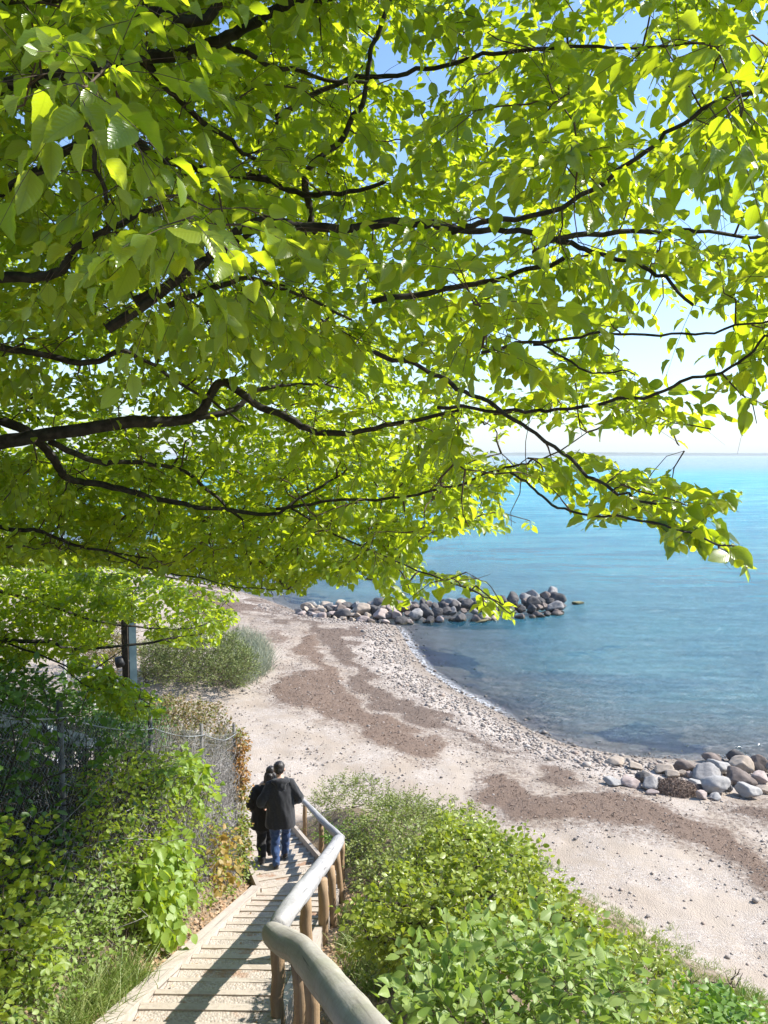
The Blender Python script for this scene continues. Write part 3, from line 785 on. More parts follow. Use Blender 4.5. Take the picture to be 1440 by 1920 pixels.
M_BEECH = leaf_mat('beech_leaves', (.135, .235, .022), (.45, .59, .010), (.22, .29, .035), (.70, .79, .03), rough=.30, tr=.58, spec=.8)
def bark_mat(name, c1, c2, c3):
    return plain_mat(name, c1, c2, 22, .9, .6, .01, (1, 1, .5), rndmix=c3)
M_BARK = plain_mat('beech_bark', (.022, .02, .018), (.055, .05, .045), 18, .85, .5, .006)
M_TWIG = plain_mat('young_twigs', (.06, .042, .03), (.11, .08, .055), 30, .8, 0)

# ------------------------------------------------------------------ the beech over the path
BEECH_MASK = [(-900, 1080), (-300, 1060), (0, 1062), (200, 1062), (330, 1088), (450, 1112), (560, 1122), (600, 1088), (650, 1106), (700, 1082), (720, 1130), (745, 1150), (790, 1120), (880, 1140), (960, 1168), (988, 1148), (955, 1112),
              (932, 1075), (830, 1062), (790, 1050), (800, 1015), (880, 1002), (1012, 1002), (1002, 962), (930, 955), (985, 905), (1050, 935), (1085, 1002), (1160, 978), (1212, 962), (1236, 995), (1255, 1034),
              (1330, 1034), (1370, 1070), (1405, 1086), (1440, 1040), (1390, 985), (1330, 965), (1405, 948), (1398, 912), (1310, 918), (1220, 872), (1140, 852), (1095, 832), (1130, 812), (1250, 800),
              (1278, 858), (1302, 842), (1278, 800), (1330, 812), (1440, 818), (1800, 830), (1800, -900), (-900, -900)]
HOLES = [([(1175, 560), (1230, 545), (1330, 575), (1392, 590), (1385, 690), (1260, 735), (1205, 700), (1120, 650)], .72), ([(1020, 778), (1115, 780), (1140, 812), (1060, 846), (960, 858), (845, 850), (900, 786)], .7),
         ([(1380, 700), (1440, 690), (1440, 760), (1330, 770)], .5), ([(1155, 195), (1255, 185), (1265, 222), (1180, 236)], .85), ([(1195, 345), (1290, 325), (1310, 365), (1210, 375)], .85), ([(775, 140), (835, 145), (838, 195), (775, 195)], .8),
         ([(395, 10), (470, 15), (470, 60), (400, 60)], .7), ([(890, 385), (950, 335), (960, 395)], .75), ([(1120, 0), (1150, 0), (1150, 60), (1130, 60)], .8), ([(700, 60), (760, 50), (790, 110), (720, 130)], .4),
         ([(1260, 120), (1340, 130), (1330, 190), (1270, 180)], .6), ([(1330, 250), (1440, 270), (1420, 320), (1330, 300)], .5), ([(880, 300), (980, 300), (960, 340), (890, 350)], .5)]
BEECH_CTL = [(0, 0, 1.6, 5.5), (200, 150, 1.3, 5.5), (400, 450, 1.3, 5.5), (250, 300, 1.35, 5.5), (700, 0, 2.2, 6), (600, 250, 2.2, 6), (700, 600, 2.0, 6.5), (1000, 300, 1.9, 4.3), (1400, 300, 1.6, 3.3), (1400, 700, 1.9, 2.9), (1400, 1050, 1.9, 2.3), (1100, 950, 2.1, 3.0), (1000, 600, 1.8, 5.2),
             (850, 600, 1.5, 5.8), (900, 950, 3, 5.8), (880, 800, 2.8, 6.0), (300, 790, 4.2, 7), (120, 800, 4.2, 7), (500, 800, 4.1, 7), (150, 640, 3.6, 6.5), (400, 920, 4.8, 7.5), (150, 920, 4.8, 7), (150, 520, 2.7, 6), (660, 120, 3.2, 6), (900, 1120, 3., 4.0), (700, 1080, 4, 6.0), (600, 900, 4.2, 7), (300, 900, 4.4, 7), (0, 900, 4.0, 7), (0, 600, 2.6, 6), (450, 1100, 5, 7.0), (0, 1080, 4, 7), (600, 1070, 5, 6.8), (-600, 500, 2.5, 7), (700, -600, 2.4, 5.5), (1500, -300, 1.8, 3.2)]
def beech_ok(p, slack=0):
    px, py, d = proj(p)
    return inpoly(px, py, BEECH_MASK) & (d > .9) & (p[:, 0] < 2.35)
BR = [  # traced limbs: (px, py, distance), start radius, end radius
 ([(-700, 940, 4.0), (-300, 880, 4.2), (0, 832, 4.3), (100, 816, 4.3), (230, 800, 4.3), (345, 795, 4.4), (385, 768, 4.4), (420, 722, 4.4), (470, 755, 4.3), (540, 786, 4.2), (600, 812, 4.1), (680, 811, 4.0), (760, 792, 3.9), (860, 770, 3.8)], .055, .010),
 ([(370, 785, 4.4), (440, 772, 4.5), (482, 738, 4.6), (560, 722, 4.8), (640, 728, 5.0)], .026, .008),
 ([(-260, 740, 4.6), (0, 782, 4.6), (60, 820, 4.6), (92, 858, 4.7), (115, 888, 4.8), (150, 902, 4.9), (230, 916, 4.9), (300, 930, 5.0), (380, 945, 5.0), (500, 955, 5.0), (540, 942, 5.0), (600, 905, 5.1), (650, 880, 5.2)], .040, .008),
 ([(90, 828, 4.5), (180, 864, 4.7), (260, 870, 4.9), (350, 890, 5.0), (400, 930, 5.0), (455, 975, 5.1)], .024, .010),
 ([(520, 955, 5.0), (640, 935, 4.9), (740, 930, 4.7), (820, 915, 4.4), (900, 887, 4.1), (955, 872, 3.9), (1000, 860, 3.7)], .014, .006),
 ([(545, 955, 5.0), (600, 990, 5.0), (720, 1045, 4.8), (850, 1090, 4.2), (940, 1132, 3.7)], .010, .004),
 ([(-500, 640, 3.0), (-200, 560, 3.0), (0, 525, 3.0), (100, 508, 3.0), (150, 470, 3.0), (232, 424, 3.0), (320, 380, 3.1)], .034, .012),
 ([(-300, 560, 4.0), (0, 645, 4.0), (90, 660, 4.0), (200, 676, 4.0), (245, 660, 4.0), (285, 690, 4.1), (380, 742, 4.2), (450, 790, 4.4)], .026, .008),
 ([(-500, 300, 3.0), (-100, 190, 3.0), (120, 130, 3.0), (255, 104, 3.0), (340, 82, 3.0), (420, 66, 3.0), (500, 25, 3.0), (570, 4, 3.0), (700, -10, 3.1)], .045, .014),
 ([(255, 104, 3.0), (320, 165, 3.1), (400, 240, 3.3), (480, 300, 3.5)], .020, .010), ([(420, 66, 3.0), (455, 105, 3.1), (560, 140, 3.3), (700, 155, 3.4)], .016, .008),
 ([(-300, 20, 2.8), (150, -20, 2.8), (340, 40, 2.8), (420, -5, 2.8), (560, -120, 2.8)], .035, .015),
 ([(600, 440, 3.6), (588, 365, 3.6), (602, 305, 3.6), (650, 262, 3.6), (690, 190, 3.6), (702, 110, 3.6), (735, 20, 3.6), (770, -80, 3.6)], .022, .010),
 ([(-100, 420, 3.4), (200, 250, 3.5), (300, 300, 3.5), (450, 322, 3.5), (540, 346, 3.5), (620, 358, 3.4), (720, 342, 3.3)], .030, .010),
 ([(200, 620, 3.2), (360, 500, 3.2), (470, 410, 3.1), (600, 420, 3.1), (720, 410, 3.0), (800, 420, 3.0), (870, 440, 3.0), (980, 446, 3.0), (1080, 470, 2.9), (1130, 492, 2.8), (1220, 522, 2.7), (1300, 572, 2.6)], .028, .006),
 ([(850, 440, 3.0), (930, 420, 2.8), (1030, 402, 2.7), (1130, 362, 2.6), (1230, 290, 2.5), (1330, 210, 2.4), (1450, 160, 2.3), (1600, 90, 2.2)], .013, .006),
 ([(1000, 470, 3.2), (1060, 440, 3.3), (1200, 430, 3.3), (1300, 432, 3.3), (1450, 446, 3.3)], .016, .008),
 ([(520, 220, 3.7), (620, 150, 3.7), (720, 130, 3.6), (820, 115, 3.6), (900, 95, 3.5), (1050, 86, 3.4), (1200, 88, 3.3), (1330, 82, 3.2)], .016, .006),
 ([(700, 560, 3.6), (860, 542, 3.6), (960, 515, 3.5), (1060, 482, 3.4)], .018, .012),
 ([(900, 660, 2.8), (1000, 645, 2.7), (1080, 636, 2.6), (1200, 634, 2.5), (1330, 625, 2.4), (1450, 600, 2.3)], .008, .004), ([(1000, 648, 2.7), (1100, 690, 2.6), (1190, 702, 2.5)], .006, .003),
 ([(820, 765, 3.0), (950, 770, 2.9), (1050, 768, 2.8), (1180, 745, 2.6), (1280, 712, 2.5), (1380, 680, 2.4), (1450, 630, 2.3)], .010, .005),
 ([(700, 665, 3.0), (800, 700, 3.0), (870, 742, 2.9), (950, 790, 2.8), (1030, 845, 2.7), (1100, 892, 2.6), (1160, 922, 2.5), (1230, 945, 2.3)], .013, .005),
 ([(950, 885, 3.2), (1010, 912, 2.9), (1070, 945, 2.6), (1190, 968, 2.3), (1300, 1005, 2.1), (1400, 1030, 2.0)], .007, .003),
 ([(250, 560, 3.8), (345, 515, 3.8), (420, 470, 3.7), (520, 410, 3.6)], .026, .016), ([(300, 582, 4.0), (400, 540, 4.0), (470, 525, 4.0), (555, 555, 4.1), (660, 600, 4.2)], .022, .008),
 ([(-200, 940, 5.2), (0, 982, 5.2), (60, 986, 5.2), (112, 1006, 5.3), (200, 1030, 5.4), (275, 1046, 5.5)], .022, .008), ([(200, 1030, 5.4), (290, 1070, 5.6), (360, 1085, 5.7), (450, 1100, 5.8), (540, 1105, 5.8)], .010, .004),
 ([(100, 200, 2.2), (160, 250, 2.2), (180, 300, 2.3), (200, 380, 2.4)], .010, .008)]
beech = empty('beech_tree', (-5.2, 3.0, float(tz(-5.2, 3.0)[0]) - .2), 'large beech with fresh translucent spring leaves arching over the whole view above the steps', 'tree')
r = np.random.default_rng(42)
TR = smoothpath([(-5.2, 3.0, beech.location.z), (-5.1, 3.0, 8.5), (-5.3, 3.1, 10.5), (-5.0, 3.0, 12.5), (-5.2, 3.2, 15.5)], 30)
mb = MB(); tube(mb, TR, np.linspace(.30, .10, 30), 16, lump=.05, seed=2); mb.build('trunk', M_BARK, beech)
chains = [TR]
def limb(parent, pts, r0, r1, mat=M_BARK, k=5):
    sp = smoothpath([P(a, b, c) for a, b, c in pts], len(pts) * k)
    jit = np.cumsum(r.normal(0, .006, sp.shape), 0); jit -= np.linspace(0, 1, len(sp))[:, None] * jit[-1]
    sp = sp + jit
    mb = MB(); tube(mb, sp, .82 * np.linspace(r0, r1, len(sp)), 9 if r0 > .015 else 6, lump=.10, seed=len(chains)); mb.build('branch', mat, parent)
    return sp
prim = []
for pts, r0, r1 in BR:
    sp = limb(beech, pts, r0, r1); chains.append(sp); prim.append(sp)
    s = sp[0]
    if pts[0][0] <= -100:     # joins the trunk outside the picture
        k = np.argmin(np.abs(TR[:, 2] - (s[2] - .25 * abs(s[0] + 5.2)))); a = TR[k]
        tt = np.linspace(0, 1, 12)[:, None]; c = a + (s - a) * tt + np.array([0, 0, .15]) * np.sin(np.pi * tt)
        mb = MB(); tube(mb, c, np.linspace(max(.09, r0 * 1.8), r0, 12), 10, lump=.08); mb.build('branch', M_BARK, beech); chains.append(c)
# crown volume: points linked to the limbs, then leafy shoots
q = []
for _ in range(26):
    px = r.uniform(-700, 1700, 6000); py = r.uniform(-620, 1175, 6000)
    k = inpoly(px, py, BEECH_MASK)
    w = np.where((px < -60) | (py < -60) | (px > 1500), .34, 1.0) * np.where((py > 740) & (px < 1000), 1.9, 1) * np.where((py < -60) & (px > 650), .25, 1) * np.where(px > 1480, .35, 1)
    for poly, s in HOLES: w = w * np.where(inpoly(px, py, poly), 1 - s, 1)
    k &= r.random(6000) < w * .4
    px, py = px[k], py[k]
    yn, yf = idw(px, py, BEECH_CTL); Yd = yn + (yf - yn) * r.random(len(px)) ** .8
    q.append(P(px, py, Yd))
q = np.concatenate(q)
pxx, pyy, _ = proj(q); q = q[(q[:, 0] < 2.25) & ~((pxx > 1425) & (pyy > 770))]
NB = 2700
# even spacing in space: keep points a little apart
keep = []
cell = {}
for i, p in enumerate(q):
    qx_, qy_, _ = proj(p); dd = (.16 + .034 * p[1]) * (1 + .34 * float(sstep(560, 820, qx_)) * float(1 - sstep(700, 850, qy_))); key = tuple((p / .5).astype(int)); ok = True
    for dx in (-1, 0, 1):
        for dy in (-1, 0, 1):
            for dz in (-1, 0, 1):
                for o_ in cell.get((key[0] + dx, key[1] + dy, key[2] + dz), ()):
                    if np.sum((o_ - p) ** 2) < dd * dd: ok = False
    if ok: keep.append(i); cell.setdefault(key, []).append(p)
    if len(keep) >= NB: break
tg = q[keep]
extra = np.stack([r.uniform(-6.5, -2.3, 130), r.uniform(.8, 7.5, 130), r.uniform(H - .4, H + 5, 130)], -1)
for n_, (x0, x1), (y0, y1), (z0, z1) in ((80, (-.2, 1.3), (.9, 1.9), (1.6, 2.9)), (75, (0, 1.2), (1.8, 3.3), (1.85, 2.9)), (70, (-1.4, .9), (6.8, 8.6), (-.2, 1.8))):  # leaf boxes added to shade the left crown and hedge, mostly unseen
    extra = np.concatenate([extra, np.stack([r.uniform(x0, x1, n_), r.uniform(y0, y1, n_), H + r.uniform(z0, z1, n_)], -1)])
lo = sample_poly(r, [(-500, 820), (100, 840), (560, 860), (860, 860), (900, 960), (780, 1040), (640, 1075), (560, 1110), (450, 1104), (330, 1080), (0, 1056), (-500, 1056)], 620)
lo = P(lo[:, 0], lo[:, 1], r.uniform(4.9, 8.2, 620)); lo = lo[lo[:, 0] > -4]
sec = grow(chains, np.concatenate([tg, lo, extra]), r, .16, maxl=.62)
tips = np.array([p[-1] for p, _ in sec]); mids = np.array([p[len(p) // 2] for p, _ in sec]); tx, ty, _ = proj(tips); mx_, my_, _ = proj(mids)
gone = ((ty > 560) & (tx > 520) & (tx < 1460) & (ty < 1250)) & (~beech_ok(tips) | ~beech_ok(mids))
for poly, s in HOLES: gone |= (s > .75) & (inpoly(tx, ty, poly) | inpoly(mx_, my_, poly)) & (r.random(len(tx)) < .75)
sec = [c for c, g_ in zip(sec, gone) if not g_]
def hole_keep(p):
    px, py, _ = proj(p); ok = beech_ok(p)
    u = r.random(len(p))
    for poly, s in HOLES: ok &= ~(inpoly(px, py, poly) & (u < s))
    return ok
mt = MB(); ml = MB()
groups = {}
for path, L in sec: groups.setdefault(len(path), []).append(path)
for k, ps in groups.items():
    ps = np.array(ps); batch_tubes(mt, ps, np.linspace(.0046, .0020, k)[None] * r.uniform(.6, 1.5, (len(ps), 1)) * np.clip(ps[:, :1, 1] / 4, .55, 1.3), 5)
allch = sec + [(s[len(s) // 3:], np.linalg.norm(s[-1] - s[len(s) // 3])) for s in prim]
O, D, Ln = sprays(r, allch, 18, .27, 0, 0, flat=.72, accept=lambda O, D, L: hole_keep(O + D * L[:, None] * .9 + np.array([0, 0, -.04])) & hole_keep(O + D * L[:, None] * .4), start=.12, tipn=3)
print('beech shoots', len(O), 'secondary', len(sec))
# wood in front: leaves thin out before the big bare limbs; sun keeps its lane over the steps
BD = np.full((480, 360), 0.0)
for sp in prim:
    fine = smoothpath(sp, len(sp) * 4); qx, qy, qd = proj(fine)
    for dx in range(-4, 5):
        for dy in range(-4, 5):
            ix = (qx / 4).astype(int) + dx; iy = (qy / 4).astype(int) + dy; kk_ = (ix >= 0) & (ix < 360) & (iy >= 0) & (iy < 480)
            BD[iy[kk_], ix[kk_]] = np.maximum(BD[iy[kk_], ix[kk_]], qd[kk_])
SUNV = np.array([math.sin(math.radians(77)) * math.cos(math.radians(41)), math.cos(math.radians(77)) * math.cos(math.radians(41)), math.sin(math.radians(41))])
def stair_lane(p):
    bad = np.zeros(len(p), bool)
    for t in np.linspace(.5, 7, 44):
        s = p - SUNV * t; bad |= (np.abs(s[:, 0] - st_x(s[:, 1]) + .3) < .42) & (s[:, 1] > 4.9) & (s[:, 1] < 14) & (np.abs(s[:, 2] - st_z(s[:, 1])) < .3)
    return ~bad
def sun_lane(p):
    n = len(p); u = r.random(n); bad = np.zeros(n, bool)
    for t in np.linspace(1.5, 14, 84):          # walk down-sun and see what this leaf would shade
        s = p - SUNV * t
        on = (np.abs(s[:, 0] - st_x(s[:, 1])) < .75) & (s[:, 1] > 4.85) & (s[:, 1] < 13) & (np.abs(s[:, 2] - st_z(s[:, 1]) - .35) < .55)
        bush = (s[:, 0] > -.4) & (s[:, 0] < 2.3) & (s[:, 1] > 2.3) & (s[:, 1] < 8) & (np.abs(s[:, 2] - (H - 1.35 - .36 * s[:, 1])) < .3)
        bad |= on | (bush & (u < .85))
    return ~bad
def beech_leaf_ok(p):
    ok = beech_ok(p); px, py, d = proj(p); ix = (px / 4).astype(int); iy = (py / 4).astype(int)
    ins = (ix >= 0) & (ix < 360) & (iy >= 0) & (iy < 480)
    bd = np.where(ins, BD[np.clip(iy, 0, 479), np.clip(ix, 0, 359)], 0)
    ok &= ~((d < bd) & (r.random(len(p)) < .86)); return ok & sun_lane(p)
leafy(r, O, D, Ln, .029, .060, (LEAF_HI, LEAF_MID), ml, mt, .0013, droop=.26, hang=.48, ang=.85, jitter=.52, sel=beech_leaf_ok, kmax=13)
mt.build('twigs', M_TWIG, beech); ml.build('crown', M_BEECH, beech)
print('beech leaves faces', sum(len(f) for f in ml.f))

# ------------------------------------------------------------------ a general shrub
def plant(name, label, cat, roots, tgts, leafmat, leaf=.045, spacing=.03, shoot=.2, per_m=10, tmpl=LEAF_MID, r=None, stem_r=.012, twig_r=.0014, flat=.3, droop=.15, hang=.2, up=.25, wood=M_TWIG, sel=None,
          jitter=.5, group=None, tipn=3, part='foliage', nleafmax=12, wig=.14, bias=.35, leafy_on=True, start=.2, rnd_fn=None, sizevar=.3):
    r = r or np.random.default_rng(sum(map(ord, name + label)) % 9973)
    roots = [np.asarray(q, float) for q in roots]
    e = empty(name, roots[0], label, cat, group)
    ch = [np.stack([q, q + np.array([r.normal(0, .03), r.normal(0, .03), .12])]) for q in roots]
    sec = grow(ch, tgts, r, wig, bias)
    ms = MB(); ml = MB()
    tot = np.array([L for _, L in sec])
    groups = {}
    for i, (path, L) in enumerate(sec): groups.setdefault(len(path), []).append((path, stem_r * (1.6 if i < 4 * len(roots) else .6)))
    for k, ps in groups.items():
        batch_tubes(ms, np.array([p for p, _ in ps]), np.linspace(1, .35, k)[None] * np.array([s for _, s in ps])[:, None], 5)
    if leafy_on:
        O, D, Ln = sprays(r, sec, per_m, shoot, 0, 0, flat=flat, updir=up, start=start, tipn=tipn)
        leafy(r, O, D, Ln, spacing, leaf, tmpl, ml, ms, twig_r, droop, hang, jitter=jitter, sel=sel, kmax=nleafmax, rnd_fn=rnd_fn, sizevar=sizevar)
    ms.build('stems', wood, e)
    if ml.n: ml.build(part, leafmat, e)
    return e
def poly_targets(r, poly, ctl, n, lift=.02):
    q = sample_poly(r, poly, n); yn, yf = idw(q[:, 0], q[:, 1], ctl)
    Yd = yn + (yf - yn) * r.random(n); p = P(q[:, 0], q[:, 1], Yd)
    g = terrain(p[:, 0], p[:, 1]); return p[p[:, 2] > g + lift]
def gpt(x, y): return np.array([x, y, float(tz(x, y)[0]) - .03])
# ------------------------------------------------------------------ second beech, lower down the slope
r = np.random.default_rng(77)
b2 = empty('beech_tree', (-8.6, 8.6, float(tz(-8.6, 8.6)[0]) - .2), 'smaller beech behind the fence at left, its small-leaved low tier hanging over the post', 'tree')
TR2 = smoothpath([tuple(b2.location), (-8.5, 8.7, 7.5), (-8.7, 8.6, 10.0), (-8.4, 8.8, 13)], 20)
mb = MB(); tube(mb, TR2, np.linspace(.2, .05, 20), 12, lump=.05); mb.build('trunk', M_BARK, b2)
ch2 = [TR2]
for pts, r0, r1 in [([(-700, 1120, 8.6), (-300, 1165, 8.4), (0, 1196, 8.2), (100, 1201, 8.2), (140, 1214, 8.2), (260, 1206, 8.3), (320, 1198, 8.4), (380, 1188, 8.6)], .04, .008),
                    ([(-500, 1080, 8.6), (-100, 1090, 8.4), (120, 1145, 8.3), (180, 1164, 8.4), (232, 1172, 8.5), (330, 1180, 8.6), (400, 1166, 8.8)], .03, .006),
                    ([(-600, 950, 8.6), (-100, 1000, 8.6), (150, 1045, 8.8), (280, 1075, 9.0), (400, 1100, 9.2)], .035, .008),
                    ([(0, 1200, 8.2), (110, 1245, 7.6), (160, 1262, 7.3), (240, 1210, 7.6)], .014, .006), ([(110, 1245, 7.6), (170, 1290, 7.2), (230, 1300, 7.0), (280, 1320, 6.9)], .008, .004)]:
    ch2.append(limb(b2, pts, r0, r1, k=4))
    if pts[0][0] < -400:
        s = ch2[-1][0]; a = TR2[np.argmin(np.abs(TR2[:, 2] - s[2] + .3))]; tt = np.linspace(0, 1, 10)[:, None]
        mb = MB(); tube(mb, a + (s - a) * tt, np.linspace(.07, r0, 10), 8); mb.build('branch', M_BARK, b2)
MASK2 = [(-700, 960), (0, 1000), (200, 1040), (340, 1085), (440, 1110), (455, 1140), (452, 1162), (418, 1184), (410, 1212), (340, 1216), (270, 1200), (180, 1216), (110, 1240), (0, 1262), (-100, 1275), (-700, 1290)]
CTL2 = [(0, 1000, 7.8, 10), (0, 1200, 7.6, 9.2), (400, 1150, 8.2, 9.6), (200, 1100, 7.8, 10)]
tg = poly_targets(r, MASK2, CTL2, 900)
tg = np.concatenate([tg, poly_targets(r, [(150, 1275), (215, 1268), (290, 1300), (300, 1335), (240, 1345), (170, 1310)], [(200, 1300, 6.8, 7.4)], 26), poly_targets(r, [(130, 1238), (200, 1240), (235, 1262), (190, 1285), (140, 1262)], [(200, 1300, 7.1, 7.6)], 16),
                     np.stack([r.uniform(-9.5, -5.5, 90), r.uniform(6.5, 11, 90), r.uniform(8.5, 13, 90)], -1)])
tg = tg[tg[:, 0] > -11]
sec = grow(ch2, tg, r, .12)
mt = MB(); ml = MB(); groups = {}
for path, L in sec: groups.setdefault(len(path), []).append(path)
for k, ps in groups.items(): batch_tubes(mt, np.array(ps), np.linspace(.006, .0028, k)[None] * np.ones((len(ps), 1)), 4)
def ok2(p):
    px, py, _ = proj(p); return ~((px > 214) & (px < 268) & (py > 1168) & (py < 1264)) & (inpoly(px, py, MASK2) | inpoly(px, py, [(125, 1230), (235, 1230), (300, 1290), (312, 1345), (240, 1352), (130, 1300)]) | (p[:, 2] > H - .8))
O, D, Ln = sprays(r, sec, 12, .30, 0, 0, flat=.72, accept=lambda O, D, L: ok2(O + D * L[:, None] * .9), tipn=4)
leafy(r, O, D, Ln, .036, .072, LEAF_LO, ml, mt, .0015, droop=.25, hang=.4, sel=ok2)
mt.build('twigs', M_TWIG, b2); ml.build('crown', M_BEECH, b2)

# ------------------------------------------------------------------ leaves of the shrubs
M_LIME = leaf_mat('shrub_leaves_lime', (.22, .29, .035), (.40, .50, .02), (.33, .38, .08), (.52, .58, .05), rough=.28, tr=.42, veins=True)
M_RASP = leaf_mat('raspberry_leaves', (.20, .30, .06), (.32, .48, .04), (.30, .38, .12), (.44, .56, .08), rough=.42, tr=.4)
M_OLIVE = leaf_mat('olive_leaves', (.15, .20, .035), (.20, .30, .025), (.24, .27, .06), (.30, .36, .04), rough=.5, veins=False, tr=.3)
M_DUNE = leaf_mat('dune_leaves', (.12, .165, .04), (.16, .24, .03), (.21, .235, .07), (.25, .30, .06), rough=.6, veins=False, tr=.28)
M_BRIGHT = leaf_mat('bright_weed_leaves', (.12, .235, .03), (.20, .38, .02), (.19, .31, .05), (.30, .45, .03), rough=.45, veins=False, tr=.4)
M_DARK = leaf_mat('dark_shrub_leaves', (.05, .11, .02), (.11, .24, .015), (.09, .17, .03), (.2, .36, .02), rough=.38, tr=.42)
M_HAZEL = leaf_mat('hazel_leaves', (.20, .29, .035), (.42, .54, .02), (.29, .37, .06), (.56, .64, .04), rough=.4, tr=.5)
M_MAPLE = leaf_mat('maple_leaves', (.20, .31, .045), (.42, .57, .025), (.27, .37, .07), (.55, .65, .05), rough=.4, tr=.46)
M_ORANGE = leaf_mat('young_orange_leaves', (.36, .29, .09), (.55, .44, .06), (.40, .25, .07), (.58, .34, .05), rough=.45, tr=.4)
M_IVY = leaf_mat('ivy_leaves', (.17, .24, .04), (.26, .38, .03), (.37, .18, .05), (.44, .22, .03), rough=.45, veins=False, tr=.32)
M_REDD = leaf_mat('reddish_leaves', (.16, .19, .05), (.2, .25, .03), (.27, .16, .06), (.3, .18, .04), rough=.5, veins=False, tr=.3)
M_GRASS = leaf_mat('grass_blades', (.13, .22, .035), (.2, .33, .03), (.28, .30, .10), (.3, .34, .06), rough=.5, veins=False, tr=.32)
M_SEDGE = leaf_mat('sedge_blades', (.20, .25, .19), (.2, .26, .16), (.42, .40, .27), (.34, .34, .2), rough=.6, veins=False, tr=.25)
M_DEAD = plain_mat('dead_grey_twigs', (.17, .155, .14), (.34, .32, .30), 25, .9, 0)
M_DRY = plain_mat('dry_brown_stalks', (.19, .13, .085), (.32, .235, .16), 25, .9, 0)
M_WOODY = plain_mat('dark_shrub_wood', (.045, .036, .028), (.10, .08, .06), 25, .85, .3)
def blades(mb, r, base, n_each, h, spread, lean=.35, width=.006, bend=.5):
    base = np.repeat(base, n_each, 0); n = len(base)
    o = base + np.concatenate([r.normal(0, spread, (n, 2)), np.zeros((n, 1))], 1)
    d = norm(np.concatenate([r.normal(0, lean, (n, 2)), np.ones((n, 1))], 1)); L = h * r.uniform(.5, 1.25, n)
    hz = norm(np.concatenate([r.normal(size=(n, 2)), np.zeros((n, 1))], 1)); s = np.cross(d, hz); s = norm(s)
    k = np.linspace(0, 1, 4); g = np.array([0, 0, -1.0])
    c = o[:, None] + d[:, None] * (L[:, None] * k)[..., None] + (hz * .6 * bend)[:, None] * (L[:, None] * k ** 2)[..., None] + g * (L[:, None] * k ** 2.2 * bend * .4)[..., None]
    w = width * np.array([1, .85, .55, .08])
    V = np.stack([c - s[:, None] * w[None, :, None], c + s[:, None] * w[None, :, None]], 2).reshape(n, 8, 3)
    q = np.array([[0, 1, 3, 2], [2, 3, 5, 4], [4, 5, 7, 6]]); off = (np.arange(n) * 8)[:, None, None]
    mb.add(V.reshape(-1, 3), [(q[None] + off).reshape(-1, 4)], None, np.repeat(r.random(n), 8))
def on_ground(r, poly, n, jitter=0):
    q = sample_poly(r, poly, n); return np.array([ground_hit(a, b) for a, b in q])

# ---- right of the steps
r = np.random.default_rng(9)
A_POLY = [(680, 1600), (710, 1590), (760, 1555), (850, 1528), (930, 1560), (985, 1598), (1015, 1650), (1060, 1695), (1130, 1745), (1160, 1790), (1100, 1830), (1000, 1815), (880, 1800), (760, 1820), (700, 1800), (675, 1720), (672, 1650)]
A_CTL = [(650, 1600, 5.6, 7.0), (850, 1540, 5.8, 7.0), (1040, 1610, 5.0, 6.2), (1150, 1760, 4.2, 5.2), (900, 1700, 4.2, 6.0), (700, 1780, 4.2, 5.2), (900, 1800, 3.6, 4.8)]
tA = poly_targets(r, A_POLY, A_CTL, 620); tA = tA[stair_lane(tA)]
plant('hornbeam_shrub', 'rounded yellow-green small-leaved shrub growing on the slope right of the handrail', 'shrub', [gpt(.55, 5.6), gpt(.75, 5.3), gpt(.3, 5.6), gpt(1.2, 5.2)], tA, M_LIME, leaf=.043, spacing=.026, shoot=.2, per_m=8, r=r, stem_r=.013, wood=M_WOODY, tmpl=LEAF_MID,
      jitter=.75, up=.35, flat=.2, nleafmax=10, hang=.25, sel=stair_lane, sizevar=.4)
B_POLY = [(745, 1905), (765, 1860), (810, 1800), (880, 1770), (960, 1765), (1040, 1790), (1110, 1800), (1165, 1850), (1190, 1920), (1260, 2080), (900, 2080), (800, 1980)]
B_CTL = [(900, 1800, 3.1, 3.8), (700, 1900, 2.9, 3.3), (900, 1950, 2.5, 3.2), (1150, 1900, 2.8, 3.6)]
tB = poly_targets(r, B_POLY, B_CTL, 210)
plant('raspberry_thicket', 'broad-leaved light green raspberry thicket at the bottom edge beside the near handrail', 'shrub', [gpt(.35, 3.1), gpt(.7, 2.9), gpt(1.0, 3.1), gpt(.5, 2.6), gpt(.85, 2.4)], tB, M_RASP, leaf=.052, spacing=.034, shoot=.2, per_m=6.2, r=r, stem_r=.006,
      tmpl=LEAF_MID, sizevar=.45, jitter=.75, up=.45, flat=.2, hang=.3, nleafmax=7)
C_POLY = [(580, 1492), (640, 1458), (690, 1462), (740, 1482), (800, 1500), (850, 1530), (880, 1570), (860, 1600), (700, 1610), (640, 1600), (590, 1560)]
C_CTL = [(600, 1500, 15.2, 17), (700, 1470, 14, 16.5), (850, 1540, 11.5, 13.5), (700, 1590, 10.5, 12.5), (620, 1560, 13.6, 15)]
tC = poly_targets(r, C_POLY, C_CTL, 520, .05); tC = tC[stair_lane(tC)]
plant('olive_bush', 'low olive-green bush between the far handrail and the beach', 'shrub', [gpt(-.6, 14.3), gpt(.1, 13.6), gpt(.6, 12.8), gpt(-.4, 13), gpt(0, 15)], tC, M_OLIVE, leaf=.05, spacing=.035, shoot=.22, per_m=9, r=r, stem_r=.008, tmpl=LEAF_NAR, jitter=.7, up=.5, flat=.1, hang=.05, sel=stair_lane)
gq = on_ground(r, [(640, 1600), (660, 1560), (760, 1530), (880, 1530), (930, 1580), (900, 1660), (760, 1680), (660, 1700)], 420); gq[:, 2] += r.uniform(.04, .45, len(gq))
